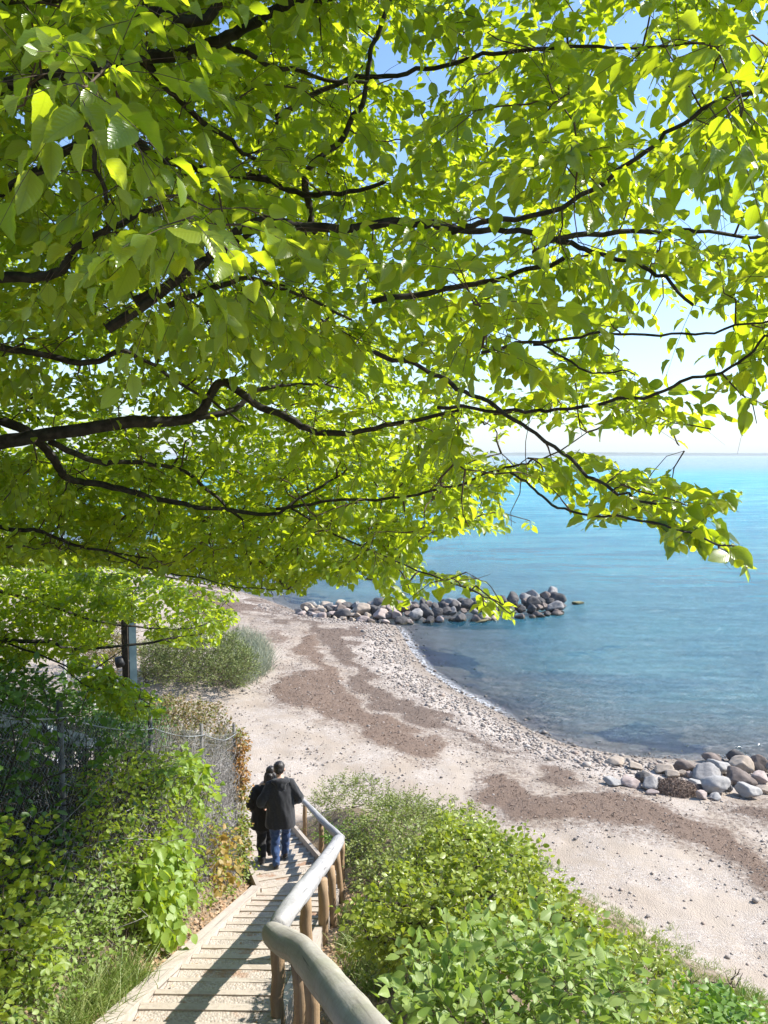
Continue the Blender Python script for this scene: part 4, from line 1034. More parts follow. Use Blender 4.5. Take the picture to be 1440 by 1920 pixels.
plant('heath_bush', 'low mixed green and rust scrub on the slope behind the yellow-green shrub', 'shrub', [gpt(-.1, 9.5), gpt(.4, 9.8), gpt(.8, 9.2), gpt(.2, 8.6), gpt(1.1, 9.8)], gq, M_OLIVE, leaf=.05, spacing=.034, shoot=.2, per_m=6, r=r, stem_r=.006, tmpl=LEAF_LO, jitter=.7, up=.5, flat=.2, hang=.1, sel=stair_lane)
mb = MB()
for px0, py0, n, hh in [(765, 1506, 34, .55), (790, 1518, 26, .5), (815, 1536, 26, .45), (735, 1500, 16, .5), (860, 1550, 12, .4)]:
    g = ground_hit(px0, py0 + 30, 8)
    o = g + np.concatenate([r.normal(0, .16, (n, 2)), np.zeros((n, 1))], 1); d = norm(np.concatenate([r.normal(0, .45, (n, 2)), np.ones((n, 1))], 1)); tt = np.linspace(0, 1, 5)
    L = hh * r.uniform(.6, 1.3, n)
    pts = o[:, None] + d[:, None] * (L[:, None] * tt)[..., None] + r.normal(0, .02, (n, 5, 3)) * tt[None, :, None]
    batch_tubes(mb, pts, .006 * (1 - .6 * tt)[None] * np.ones((n, 1)), 3)
    pts2 = pts[:, 2:3] + norm(r.normal(0, 1, (n, 3)) + [0, 0, .8])[:, None] * (.16 * tt)[None, :, None]; batch_tubes(mb, pts2, .004 * (1 - .6 * tt)[None] * np.ones((n, 1)), 3)
tag(mb.build('dry_stalks', M_DRY), 'dry brown leafless stalks standing at the beach edge of the olive bush', 'dry stalks')
D_POLY = [(602, 1562), (650, 1536), (690, 1562), (702, 1612), (655, 1640), (622, 1612)]
tD = poly_targets(r, D_POLY, [(650, 1580, 12.5, 13.8)], 130, .03)
plant('nettle_clump', 'vivid green leafy clump just behind the handrail corner', 'plant', [gpt(-.55, 13.2)], tD, M_BRIGHT, leaf=.06, spacing=.04, shoot=.18, per_m=12, r=r, stem_r=.005, tmpl=LEAF_NAR, jitter=.6, up=.6, hang=.15)
# bottom right corner
for nm, lab, poly, ctl, mat, n, lf in [
    ('elder_shoots', 'light green leafy shoots in the bottom right corner', [(1240, 1880), (1300, 1868), (1360, 1880), (1420, 1905), (1440, 1990), (1240, 1990)], [(1340, 1900, 5.6, 6.6)], M_BRIGHT, 110, .075),
    ('low_green_shrub', 'low mid-green shrub between the raspberry thicket and the corner shoots', [(1120, 1800), (1190, 1770), (1250, 1810), (1260, 1880), (1290, 1990), (1160, 1990), (1130, 1880)], [(1200, 1800, 6.2, 7.2), (1200, 1950, 4.6, 5.6)], M_LIME, 170, .05)]:
    t_ = poly_targets(r, poly, ctl, n, .02)
    if len(t_) < 5: print('few targets', nm, len(t_))
    c = t_.mean(0); plant(nm, lab, 'shrub', [gpt(c[0], c[1]), gpt(c[0] + .3, c[1] + .1), gpt(c[0] - .3, c[1])], t_, mat, leaf=lf, spacing=.04, shoot=.2, per_m=9, r=r, stem_r=.006, jitter=.55, up=.5, hang=.2, tmpl=LEAF_MID)
g = ground_hit(1335, 1880, 5)
tw = np.array([P(a, b, g[1] + r.uniform(-.35, .35)) for a, b in sample_poly(r, [(1285, 1800), (1330, 1835), (1390, 1805), (1400, 1850), (1350, 1872), (1290, 1860)], 34)])
plant('bare_shrub', 'dark leafless twiggy shrub at the foot of the slope in the lower right', 'shrub', [g - [0, 0, .03]], tw, None, leafy_on=False, r=r, stem_r=.012, wood=M_WOODY)
mb = MB()
for poly, n, hh in [([(1190, 1760), (1260, 1745), (1300, 1790), (1250, 1830), (1200, 1810)], 26, .16), ([(1040, 1640), (1180, 1715), (1440, 1860), (1440, 1915), (1300, 1870), (1150, 1770)], 260, .09),
                    ([(1290, 1840), (1440, 1880), (1440, 1920), (1330, 1900)], 60, .2), ([(640, 1770), (740, 1780), (770, 1850), (700, 1880), (640, 1830)], 90, .15), ([(640, 1700), (680, 1700), (690, 1770), (640, 1780)], 50, .16), ([(820, 1500), (900, 1530), (1060, 1640), (1000, 1620)], 60, .14)]:
    b = on_ground(r, poly, n); blades(mb, r, b, 16, hh, .05, .5, .0045)
tag(mb.build('slope_grass', M_GRASS), kind='stuff')

# ---- the wire fence and its hedge, left of the steps
def fx(Y): return -2.30 - (11.3 - np.asarray(Y, float)) * .030
def fdepth(px):
    Y = np.full(np.shape(px), 6.0)
    a, _ = ray(px, 1500)
    for _ in range(12): Y = np.clip(fx(Y) / np.where(np.abs(a) < .02, -.02, a), 1.5, 13)
    return Y
def fz(Y): return st_z(np.minimum(Y, 11.3)) + .02
fence = empty('wire_fence', (float(fx(6)), 6.0, float(fz(6.0))), 'rusty grey chain-link fence overgrown by shrubs along the left of the steps', 'fence')
M_WIRE = plain_mat('galvanised_wire', (.20, .205, .205), (.34, .35, .35), 12, .55, 0, spec=.5)
M_FPOST = plain_mat('fence_post_metal', (.09, .085, .08), (.16, .15, .14), 9, .6, .1)
mb = MB(); FH = 2.28; y0, y1, dyw = 2.2, 11.3, .062
nzz = int(FH / .048); cols = np.arange(y0, y1, dyw)
kk = np.arange(nzz + 1)
for ph in (0, 1):
    Yc = cols[:, None] + dyw * .5 * (((kk + ph) % 2) * 2 - 1)[None]
    zc = fz(cols)[:, None] + FH * kk[None] / nzz
    bulge = .03 * np.sin(cols * 1.7)[:, None] + .03 * np.sin(kk * .13)[None]
    pts = np.stack([fx(Yc) + bulge + .004 * ph, Yc, zc], -1); batch_tubes(mb, pts, np.full(pts.shape[:2], .0022), 3)
mb.build('wire_mesh', M_WIRE, fence)
for zf, sag in ((FH - .02, .05), (FH * .52, .03), (.08, .02)):
    mb = MB()
    for a, b in zip([2.2, 3.9, 5.62, 7.6, 9.5], [3.9, 5.62, 7.6, 9.5, 11.3]):
        Yt = np.linspace(a, b, 14); t = np.linspace(0, 1, 14)
        tube(mb, np.stack([fx(Yt) + .012, Yt, fz(Yt) + zf - sag * 4 * t * (1 - t)], -1), .006 if zf > 2 else .004, 5)
    mb.build('tension_wire', M_WIRE, fence)
for Yp in [2.2, 3.9, 5.62, 7.6, 9.5, 11.3]:
    mb = MB(); xx = float(fx(Yp)) - .03; zb = float(fz(Yp)); tube(mb, [(xx, Yp, zb - .5), (xx, Yp, zb + 1), (xx, Yp, zb + FH + .12)], .024, 10); mb.build('post', M_FPOST, fence)
# weathered board behind the mesh
bo = empty('weathered_board', P(100, 1375, 6.3), 'pale grey weathered board running behind the fence mesh', 'board')
mb = MB(); a = P(-40, 1338, 5.3); b = P(190, 1398, 7.0); u = norm(b - a); up = np.array([0, 0, 1.0]); s = norm(np.cross(u, up)); up = np.cross(s, u)
box(mb, (a + b) / 2, u * np.linalg.norm(b - a) / 2, s * .02, up * .055); mb.build('plank', plain_mat('grey_board', (.30, .31, .33), (.46, .47, .49), 14, .85, .3, stretch=(1, 1, 1)), bo, smooth=False)
for tpos in (a + (b - a) * .12, a + (b - a) * .88):
    mb = MB(); zt = float(tz(tpos[0], tpos[1])[0]); tube(mb, [(tpos[0] - .05, tpos[1], zt - .1), (tpos[0] - .05, tpos[1], tpos[2] + .08)], .03, 8); mb.build('leg', M_DRY, bo)

def hedge_targets(r, poly, n, o0, o1):
    q = sample_poly(r, poly, n); Yf = fdepth(q[:, 0]); a, b = ray(q[:, 0], q[:, 1])
    off = r.uniform(o0, o1, n)          # metres in front (+, towards the steps) of the mesh
    X = fx(Yf) + off; Yd = X / a
    p = np.stack([X, Yd, H + b * Yd], -1); g = terrain(p[:, 0], p[:, 1]); return p[(p[:, 2] > g + .03) & (p[:, 1] < 13.5) & (p[:, 1] > 1.5)]
def froots(r, Ys, off=.05): return [gpt(float(fx(v)) + off, v) for v in Ys]
r = np.random.default_rng(31)
t_ = hedge_targets(r, [(-250, 1250), (60, 1290), (250, 1370), (300, 1480), (230, 1620), (120, 1760), (30, 1920), (-250, 2000)], 620, -.6, .12)
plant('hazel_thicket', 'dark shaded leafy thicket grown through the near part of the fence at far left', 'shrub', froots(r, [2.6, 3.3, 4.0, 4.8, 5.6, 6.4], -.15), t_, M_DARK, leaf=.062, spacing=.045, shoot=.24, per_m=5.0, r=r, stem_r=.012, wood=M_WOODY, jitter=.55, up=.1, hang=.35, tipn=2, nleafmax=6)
t_ = hedge_targets(r, [(-60, 1500), (60, 1560), (120, 1640), (90, 1800), (-40, 1950), (-200, 1900)], 130, .0, .3)
plant('hazel_bush', 'big-leaved dark green bush in the bottom left corner in front of the fence', 'shrub', froots(r, [3.2, 3.7, 4.2], .12), t_, M_HAZEL, leaf=.05, spacing=.04, shoot=.22, per_m=6, r=r, stem_r=.007, jitter=.5, up=.15, hang=.4, tmpl=LEAF_BROAD, nleafmax=6)
t_ = hedge_targets(r, [(150, 1440), (250, 1400), (340, 1430), (400, 1500), (470, 1560), (478, 1650), (420, 1690), (330, 1740), (230, 1700), (160, 1600)], 520, -.05, .22)
plant('climbing_hedge', 'yellow-green small-leaved hedge plants climbing the sunlit middle of the fence', 'hedge', froots(r, [6.0, 6.8, 7.6, 8.4, 9.2, 10.0, 10.8], .08), t_, M_HAZEL, leaf=.044, spacing=.036, shoot=.2, per_m=4.2, r=r, stem_r=.006, jitter=.6, up=.1, hang=.35, tipn=2, nleafmax=7)
t_ = hedge_targets(r, [(265, 1600), (330, 1560), (350, 1620), (330, 1700), (325, 1775), (285, 1760), (270, 1680)], 70, .16, .34)
plant('maple_sapling', 'pale lime maple sapling with hanging leaves in front of the fence', 'sapling', froots(r, [7.1], .2), t_, M_MAPLE, leaf=.10, spacing=.055, shoot=.2, per_m=7, r=r, stem_r=.006, jitter=.35, up=0, hang=1.0, tmpl=LEAF_BROAD, nleafmax=5)
t_ = hedge_targets(r, [(300, 1430), (345, 1410), (380, 1450), (390, 1490), (340, 1500), (305, 1470)], 45, .02, .18)
plant('maple_sapling', 'bright green maple shoot high on the fence top below the white wire', 'sapling', froots(r, [8.4], .1), t_, M_MAPLE, leaf=.09, spacing=.055, shoot=.2, per_m=4, r=r, stem_r=.006, jitter=.35, up=0, hang=.8, tmpl=LEAF_BROAD, nleafmax=5, start=.6)
t_ = hedge_targets(r, [(400, 1570), (430, 1560), (440, 1620), (432, 1680), (405, 1660)], 20, .12, .28)
plant('maple_sapling', 'orange-leaved maple sapling in front of the fence near its far end', 'sapling', froots(r, [9.8], .16), t_, M_ORANGE, leaf=.08, spacing=.06, shoot=.18, per_m=6, r=r, stem_r=.005, jitter=.35, up=0, hang=.9, tmpl=LEAF_BROAD, nleafmax=5)
t_ = hedge_targets(r, [(60, 1720), (150, 1640), (260, 1640), (330, 1680), (410, 1660), (478, 1640), (484, 1672), (430, 1700), (330, 1780), (240, 1850), (160, 1930), (60, 2000), (-60, 2000)], 420, .02, .26)
plant('bramble_undergrowth', 'bright green leafy undergrowth along the foot of the fence beside the steps', 'undergrowth', froots(r, [3.6, 4.2, 4.8, 5.4, 6.0, 6.8, 7.6, 8.4, 9.2, 10.2], .22), t_, M_RASP, leaf=.044, spacing=.034, shoot=.18, per_m=6.5, r=r, stem_r=.004, jitter=.65, up=.3, hang=.3, nleafmax=8)
# ivy on the end post
n = 420
yy = r.normal(11.35, .10, n); hh = r.uniform(.02, 2.25, n); xx = fx(yy) + .03 + r.normal(0, .045, n)
t_ = np.stack([xx, yy, fz(yy) + hh], -1)
zi = float(fz(11.3))
plant('ivy_column', 'narrow column of orange and yellow-green ivy covering the far end post of the fence', 'ivy', [np.array([-2.29, 11.35, zi - .05])], t_, M_IVY, leaf=.05, spacing=.03, shoot=.10, per_m=14, r=r, stem_r=.005, tmpl=LEAF_MID, jitter=.8, up=0, hang=.4, tipn=2, nleafmax=4, bias=0,
      rnd_fn=lambda p, r: np.clip(r.normal(.25, .25, len(p)) + .75 * sstep(.9, 1.7, p[:, 2] - zi) * (1 - sstep(2.15, 2.3, p[:, 2] - zi)), 0, 1))
# dead grey twigs tangled in the mesh
mb = MB(); n = 1900
yy = r.uniform(7.8, 11.25, n); hh = r.beta(2.2, 1.6, n) * 2.15; o = np.stack([fx(yy) + r.uniform(-.22, .08, n), yy, fz(yy) + hh], -1)
d = norm(np.stack([r.normal(0, .25, n), r.normal(0, .7, n), r.normal(.3, .7, n)], -1)); L = r.uniform(.15, .6, n); tt = np.linspace(0, 1, 5)
pts = o[:, None] + d[:, None] * (L[:, None] * tt)[..., None] + (r.normal(0, .09, (n, 1, 3)) * (np.sin(np.pi * tt))[None, :, None]) + r.normal(0, .012, (n, 5, 3))
pts[..., 0] = np.minimum(pts[..., 0], fx(pts[..., 1]) + .12)
batch_tubes(mb, pts, .0034 * (1 - .5 * tt)[None] * r.uniform(.5, 1.5, (n, 1)), 3)
tag(mb.build('dead_twig_tangle', M_DEAD), 'grey tangle of dead twigs behind the wire at the far end of the fence', 'dead twigs')
mb = MB(); n = 2400
yy = r.uniform(3.2, 8.6, n); hh = r.beta(1.4, 1.6, n) * 1.75; o = np.stack([fx(yy) - r.uniform(.05, .6, n), yy, fz(yy) + hh], -1)
d = norm(np.stack([r.normal(0, .3, n), r.normal(0, .6, n), r.normal(.8, .6, n)], -1)); L = r.uniform(.3, 1.0, n)
pts = o[:, None] + d[:, None] * (L[:, None] * tt)[..., None] + (r.normal(0, .12, (n, 1, 3)) * (np.sin(np.pi * tt))[None, :, None]) + r.normal(0, .012, (n, 5, 3))
batch_tubes(mb, pts, .005 * (1 - .5 * tt)[None] * r.uniform(.5, 1.8, (n, 1)), 3)
tag(mb.build('bare_thicket', M_WOODY), 'dark bare stems standing tangled behind the near half of the fence', 'thicket')
mb = MB(); n = 380
yy = r.uniform(5.0, 9.0, n); hh = r.beta(1.5, 1.5, n) * 2.0; o = np.stack([fx(yy) + r.uniform(-.05, .2, n), yy, fz(yy) + hh], -1)
d = norm(np.stack([r.normal(0, .25, n), r.normal(0, .7, n), r.normal(.4, .7, n)], -1)); L = r.uniform(.2, .8, n)
pts = o[:, None] + d[:, None] * (L[:, None] * tt)[..., None] + (r.normal(0, .09, (n, 1, 3)) * (np.sin(np.pi * tt))[None, :, None]) + r.normal(0, .01, (n, 5, 3))
batch_tubes(mb, pts, .0032 * (1 - .5 * tt)[None] * r.uniform(.5, 1.5, (n, 1)), 3)
tag(mb.build('dry_bramble_stems', M_DEAD), 'thin pale dry stems threaded through the hedge in the middle of the fence', 'dry stems')
# grass clump and verge
mb = MB(); b = np.stack([r.uniform(-2.3, -2.08, 40), r.uniform(4.7, 6.2, 40), np.zeros(40)], -1); b[:, 2] = terrain(b[:, 0], b[:, 1])
blades(mb, r, b, 40, .38, .06, .4, .004, .7)
tag(mb.build('grass_clump', M_GRASS), 'clump of long fine green grass between the fence and the steps', 'grass clump')
# shrubs behind the fence end, towards the beach
def far_plant(nm, lab, poly, ctl, mat, n, lf, roots, **kw):
    t_ = poly_targets(r, poly, ctl, n, .03); return plant(nm, lab, 'shrub', roots, t_, mat, leaf=lf, r=r, **kw)
far_plant('rose_bush', 'olive and rust-tinted bush behind the far end of the fence, above the white wire', [(240, 1335), (320, 1312), (405, 1328), (440, 1385), (465, 1402), (440, 1420), (250, 1420)], [(250, 1350, 12, 15), (420, 1350, 12.5, 15), (350, 1410, 11.6, 14)], M_REDD, 460, .05,
          [gpt(-4.4, 13.2), gpt(-3.6, 13.5), gpt(-3.2, 13.0), gpt(-5, 13.5), gpt(-2.9, 12.6)], spacing=.036, shoot=.2, per_m=7, stem_r=.008, jitter=.65, up=.4, hang=.15, tmpl=LEAF_LO)
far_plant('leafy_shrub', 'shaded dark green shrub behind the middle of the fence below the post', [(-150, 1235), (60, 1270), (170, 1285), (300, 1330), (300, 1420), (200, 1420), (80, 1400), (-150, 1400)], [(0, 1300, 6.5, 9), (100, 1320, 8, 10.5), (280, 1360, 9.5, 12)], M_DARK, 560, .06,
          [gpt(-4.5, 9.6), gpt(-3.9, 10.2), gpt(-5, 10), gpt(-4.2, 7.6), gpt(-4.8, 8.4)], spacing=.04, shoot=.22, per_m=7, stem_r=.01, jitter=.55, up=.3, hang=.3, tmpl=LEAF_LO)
# dune bushes on the beach
for nm, lab, poly, ctl, mat, n, rts in [
    ('dune_bush', 'long low olive-green dune bush on the beach right of the square post', [(262, 1222), (300, 1190), (380, 1176), (440, 1195), (478, 1235), (470, 1275), (440, 1292), (400, 1282), (340, 1280), (270, 1280)], [(300, 1230, 26, 31), (460, 1270, 25.5, 28), (450, 1200, 29, 33), (300, 1275, 25.5, 27)], M_DUNE, 900,
     [gpt(-9, 27), gpt(-7.5, 27.5), gpt(-6.2, 28), gpt(-6, 26.6), gpt(-8, 29), gpt(-5.3, 26.5)]),
    ('dune_bush', 'dry grey-brown dune bush on the beach left of the square post', [(120, 1165), (200, 1150), (250, 1160), (250, 1230), (220, 1270), (170, 1250), (130, 1210)], [(200, 1200, 25, 30)], M_REDD, 260, [gpt(-11, 27), gpt(-10, 27)])]:
    t_ = poly_targets(r, poly, ctl, n, .05)
    plant(nm, lab, 'shrub', rts, t_, mat, leaf=.10, spacing=.07, shoot=.42, per_m=4, r=r, stem_r=.012, tmpl=LEAF_NAR, jitter=.8, up=.7, flat=0, hang=0, nleafmax=9, twig_r=.004)
mb = MB(); b = on_ground(r, [(420, 1200), (470, 1190), (508, 1225), (500, 1262), (470, 1285), (440, 1290), (430, 1240)], 150)
blades(mb, r, b, 34, .75, .16, .4, .008, .5); tag(mb.build('sedge_patch', M_SEDGE), 'bluish grey sedge patch at the beach end of the dune bush', 'sedge')

# ------------------------------------------------------------------ square post with its spotlight
pp = P(252, 1330, 13.4); gz = float(tz(pp[0], pp[1])[0])
post_e = empty('lamp_post', (pp[0], pp[1], gz), 'square blue-grey post with dark timber side and a small spotlight among the beech leaves', 'post')
Rz = math.radians(20); ca, sa = math.cos(Rz), math.sin(Rz)
mb = MB(); top = float(P(252, 1120, 13.4)[2])
for dx, hw in ((0, .062),):
    box(mb, (pp[0], pp[1], (gz + top) / 2 - .2), np.array([ca, sa, 0]) * hw, np.array([-sa, ca, 0]) * hw, np.array([0, 0, (top - gz) / 2 + .2]))
M_STEEL = plain_mat('blue_grey_steel', (.13, .20, .235), (.19, .27, .305), 6, .5, .05, spec=.4)
M_BLACK = plain_mat('black_metal', (.012, .012, .013), (.03, .03, .03), 10, .5, .05)
mb.build('column', M_STEEL, post_e, smooth=False)
mb = MB(); box(mb, (pp[0] - .105, pp[1] - .07, (gz + top) / 2 - .2), np.array([.055, 0, 0]), np.array([0, .055, 0]), np.array([0, 0, (top - gz) / 2 + .18]))
mb.build('timber_upright', plain_mat('dark_brown_timber', (.022, .017, .013), (.05, .04, .03), 14, .9, .3), post_e, smooth=False)  # separate dark brown upright for the dark left half of the post
lx = P(229, 1240, 13.3)
mb = MB(); tube(mb, [lx + [-.10, -.02, -.02], lx + [.02, 0, .0], lx + [.05, 0, .01]], [.105, .10, .06], 14); mb.build('spotlight', M_BLACK, post_e)
mb = MB(); tube(mb, [lx + [.04, 0, 0], lx + [.12, .04, .0]], .025, 8); mb.build('bracket', M_BLACK, post_e)
# pale rail and low shape seen through the leaves
wr_ = empty('timber_rail', P(180, 1260, 15.0), 'pale weathered timber rail slanting down behind the leaves left of the post', 'rail')
a, b = P(120, 1212, 17.0), P(240, 1290, 13.6)
mb = MB(); tube(mb, [a, (a + b) / 2, b], .045, 8); mb.build('top_rail', M_RAILG, wr_)
for tpos in (a, (a + b) / 2, b):
    mb = MB(); zt = float(tz(tpos[0], tpos[1])[0]); tube(mb, [(tpos[0], tpos[1], min(zt, tpos[2] - .2) - .2), (tpos[0], tpos[1], tpos[2])], .045, 8); mb.build('post', M_RAILG, wr_)
bx_ = P(60, 1215, 19.0); gz = float(tz(bx_[0], bx_[1])[0])
bn = empty('pale_low_shape', (bx_[0], bx_[1], gz), 'pale grey low shape, unidentified, half hidden behind the beech leaves at far left', 'pale_low_shape')  # unidentified pale shape, given a seat, back and legs
M_PALE = plain_mat('pale_painted_wood', (.5, .5, .5), (.62, .62, .61), 10, .7, .1)
mb = MB(); box(mb, (bx_[0], bx_[1], gz + .45), [.55, 0, 0], [0, .2, 0], [0, 0, .025]); mb.build('seat', M_PALE, bn, smooth=False)
mb = MB(); box(mb, (bx_[0], bx_[1] + .24, gz + .72), [.55, 0, 0], [0, .018, 0], [0, 0, .13]); mb.build('backrest', M_PALE, bn, smooth=False)
for sx_ in (-.45, .45):
    mb = MB(); box(mb, (bx_[0] + sx_, bx_[1] + .02, gz + .2), [.03, 0, 0], [0, .2, 0], [0, 0, .222]); mb.build('leg', M_BLACK, bn, smooth=False)

# ------------------------------------------------------------------ loose stuff on the ground
r = np.random.default_rng(123)
M_LITTER = leaf_mat('fallen_leaves', (.36, .22, .12), (.2, .12, .05), (.5, .36, .23), (.25, .16, .08), rough=.8, veins=False, tr=.15)
mb = MB()
n = 5200; yy = r.uniform(2.5, 11.2, n); sidex = np.where(r.random(n) < .72, -1, 1)
xx = np.where(sidex < 0, fx(yy) + .1 + r.beta(2.2, 2, n) * .55, st_x(yy) + .66 + np.abs(r.normal(0, .35, n)))
zz = terrain(xx, yy) + .012 + r.random(n) * .02
put_leaves(mb, LEAF_LO, np.stack([xx, yy, zz], -1), np.concatenate([r.normal(size=(n, 2)), r.normal(0, .2, (n, 1))], 1), np.array([0, 0, 1.]) + r.normal(0, .35, (n, 3)), r.uniform(.03, .07, n), r.random(n))
n = 500; yy = r.uniform(3, 10.4, n); u = np.where(r.random(n) < .5, -1, 1) * HW * (1 - r.beta(1, 3.5, n)); xx = st_x(yy) + u
ya = np.array(ys); k = np.clip(np.searchsorted(ya, yy), 1, len(ya) - 1); zz = st_z(ya[k]) + .012
fr = (yy - ya[k - 1]); ok = (ya[k] - yy > .13)
zz = st_z(ya[k]) + .006 + r.random(n) * .01
put_leaves(mb, LEAF_LO, np.stack([xx, yy, zz], -1)[ok], np.concatenate([r.normal(size=(n, 2)), r.normal(0, .1, (n, 1))], 1)[ok], (np.array([0, 0, 1.]) + r.normal(0, .3, (n, 3)))[ok], r.uniform(.025, .05, n)[ok], r.random(n)[ok])
tag(mb.build('leaf_litter', M_LITTER), kind='stuff')
# pebbles
import bmesh
bm = bmesh.new(); bmesh.ops.create_icosphere(bm, subdivisions=1, radius=1); PV = np.array([q.co[:] for q in bm.verts]); PF = np.array([[q.index for q in t.verts] for t in bm.faces]); bm.free()
def pebbles(xx, yy, sz, sink=.25):
    n = len(xx); zz = terrain(xx, yy)
    sc = sz[:, None] * np.stack([r.uniform(.8, 1.4, n), r.uniform(.7, 1.1, n), r.uniform(.4, .7, n)], -1); a = r.uniform(0, 6.28, n)
    V = PV[None] * sc[:, None] * (1 + r.normal(0, .10, (n, len(PV), 1)))
    X = V[..., 0] * np.cos(a)[:, None] - V[..., 1] * np.sin(a)[:, None]; Yv = V[..., 0] * np.sin(a)[:, None] + V[..., 1] * np.cos(a)[:, None]
    W = np.stack([X + xx[:, None], Yv + yy[:, None], V[..., 2] + (zz + sc[:, 2] * (1 - sink * 2))[:, None]], -1)
    off = (np.arange(n) * len(PV))[:, None, None]; return W.reshape(-1, 3), (PF[None] + off).reshape(-1, 3), np.repeat(r.random(n), len(PV))
def pebble_mat():
    m, nt, out = newmat('beach_pebbles'); n = N(nt)
    c = n.ramp(n.attr('rnd'), [(0, (.12, .105, .095)), (.2, (.22, .185, .155)), (.45, (.30, .255, .215)), (.7, (.40, .345, .295)), (.9, (.27, .195, .15)), (1, (.46, .42, .38))])
    c = n.mix(n.math('MULTIPLY', n.fac(n.noise(n.pos(), 60, 3), .4, .7), .25), c, (.2, .17, .15))
    zz = n('SeparateXYZ', Vector=n('NewGeometry').outputs['Position']).outputs[2]
    c = n.mix(n.math('MULTIPLY', n.math('SUBTRACT', 1.0, n.fac(zz, .02, .10)), .6), c, (.09, .07, .05))
    pb = n('BsdfPrincipled', Roughness=.8); n.link(c, pb.inputs['Base Color']); n.link(pb.outputs[0], out.inputs[0]); return m
mb = MB()
n = 90000; xx = r.uniform(-8, 14, n); yy = r.uniform(14, 48, n); d_ = polydist(xx, yy, SHORE); s_ = inpoly(xx, yy, SEA_POLY)
dens = np.where(s_, .25 * np.exp(-d_ / .5), np.exp(-((d_ - 1.35) / 1.05) ** 2) * (.35 + .65 * sstep(.4, .6, fbm(xx * .6, yy * .6))))
k = r.random(n) < dens * .9; xx, yy = xx[k], yy[k]; print('shore pebbles', len(xx))
mb.add(*[(a if i != 1 else [a]) for i, a in enumerate(pebbles(xx, yy, r.gamma(4, .0105, len(xx)))[:2])])
n = 60000; xx = r.uniform(-7, 16, n); yy = r.uniform(10, 36, n); s_ = inpoly(xx, yy, SEA_POLY) | inpoly(xx, yy, HILL_POLY)
k = ~s_ & (r.random(n) < .2 + .7 * sstep(.45, .62, fbm(xx * .5 + 5, yy * .5))) & (np.abs(proj(np.stack([xx, yy, xx * 0 + 1], -1))[0] - 800) < 800); xx, yy = xx[k], yy[k]; print('beach pebbles', len(xx))
mb.add(*[(a if i != 1 else [a]) for i, a in enumerate(pebbles(xx, yy, r.gamma(3, .0055, len(xx)))[:2])])
mb.r = [np.repeat(r.random(len(v) // len(PV)), len(PV)) for v in mb.v]
tag(mb.build('pebbles', pebble_mat()), kind='stuff')
# seaweed strands lying on the drift lines
M_WEED = plain_mat('dried_seaweed', (.13, .09, .068), (.23, .165, .128), 12, .95, 0, rndmix=(.33, .25, .195))
mb = MB(); n = 190000; xx = r.uniform(-16, 15, n); yy = r.uniform(13, 58, n); zz = terrain(xx, yy); w_, _ = wrack(xx, yy, zz)
k = (r.random(n) < w_ ** 1.3 * .8) & ~inpoly(xx, yy, HILL_POLY) & ~inpoly(xx, yy, SEA_POLY); xx, yy, zz, w_ = xx[k], yy[k], zz[k], w_[k]; n = len(xx); print('weed strands', n)
o = np.stack([xx, yy, zz + w_ * .04], -1); d = norm(np.stack([r.normal(size=n), r.normal(size=n), r.normal(0, .35, n)], -1)); s = norm(np.cross(d, r.normal(size=(n, 3)))); L = r.uniform(.03, .11, n)[:, None]; w = r.uniform(.005, .012, n)[:, None]
V = np.stack([o - s * w, o + s * w, o + d * L * .5 + s * w + [0, 0, .022], o + d * L * .5 - s * w + [0, 0, .022], o + d * L + s * w * .5, o + d * L - s * w * .5], 1)
q = np.array([[0, 1, 2, 3], [3, 2, 4, 5]]); off = (np.arange(n) * 6)[:, None, None]
mb.add(V.reshape(-1, 3), [(q[None] + off).reshape(-1, 4)], None, np.repeat(r.random(n) ** 2, 6)); tag(mb.build('seaweed', M_WEED), kind='stuff')
# clump of weed draped on the boulders
g = ground_hit(1266, 1486); mb = MB(); n = 16000; u = norm(r.normal(size=(n, 3))); u[:, 2] = np.abs(u[:, 2])
o = g + u * np.array([.52, .42, .27]) * (1 + .10 * r.normal(size=(n, 1))) * (.9 + .2 * fbm(u[:, 0] * 3, u[:, 1] * 3)[:, None]); d = r.normal(size=(n, 3)); d = norm(d - .85 * (d * u).sum(-1, keepdims=True) * u); s = norm(np.cross(d, r.normal(size=(n, 3)))); L = r.uniform(.02, .07, n)[:, None]; w = r.uniform(.004, .008, n)[:, None]
V = np.stack([o - s * w, o + s * w, o + d * L + s * w, o + d * L - s * w], 1); off = (np.arange(n) * 4)[:, None, None]
mb.add(V.reshape(-1, 3), [(np.array([[0, 1, 2, 3]])[None] + off).reshape(-1, 4)], None, np.repeat(r.random(n) ** 2, 4))
bm = bmesh.new(); bmesh.ops.create_icosphere(bm, subdivisions=3, radius=1); iv = np.array([q.co[:] for q in bm.verts]); fi = np.array([[q.index for q in t.verts] for t in bm.faces]); bm.free()
mb.add(g + iv * np.array([.49, .39, .25]), [fi])
tag(mb.build('seaweed_heap', M_WEED), 'brown matted heap of seaweed lying among the boulders left of the pale striped one', 'seaweed heap')
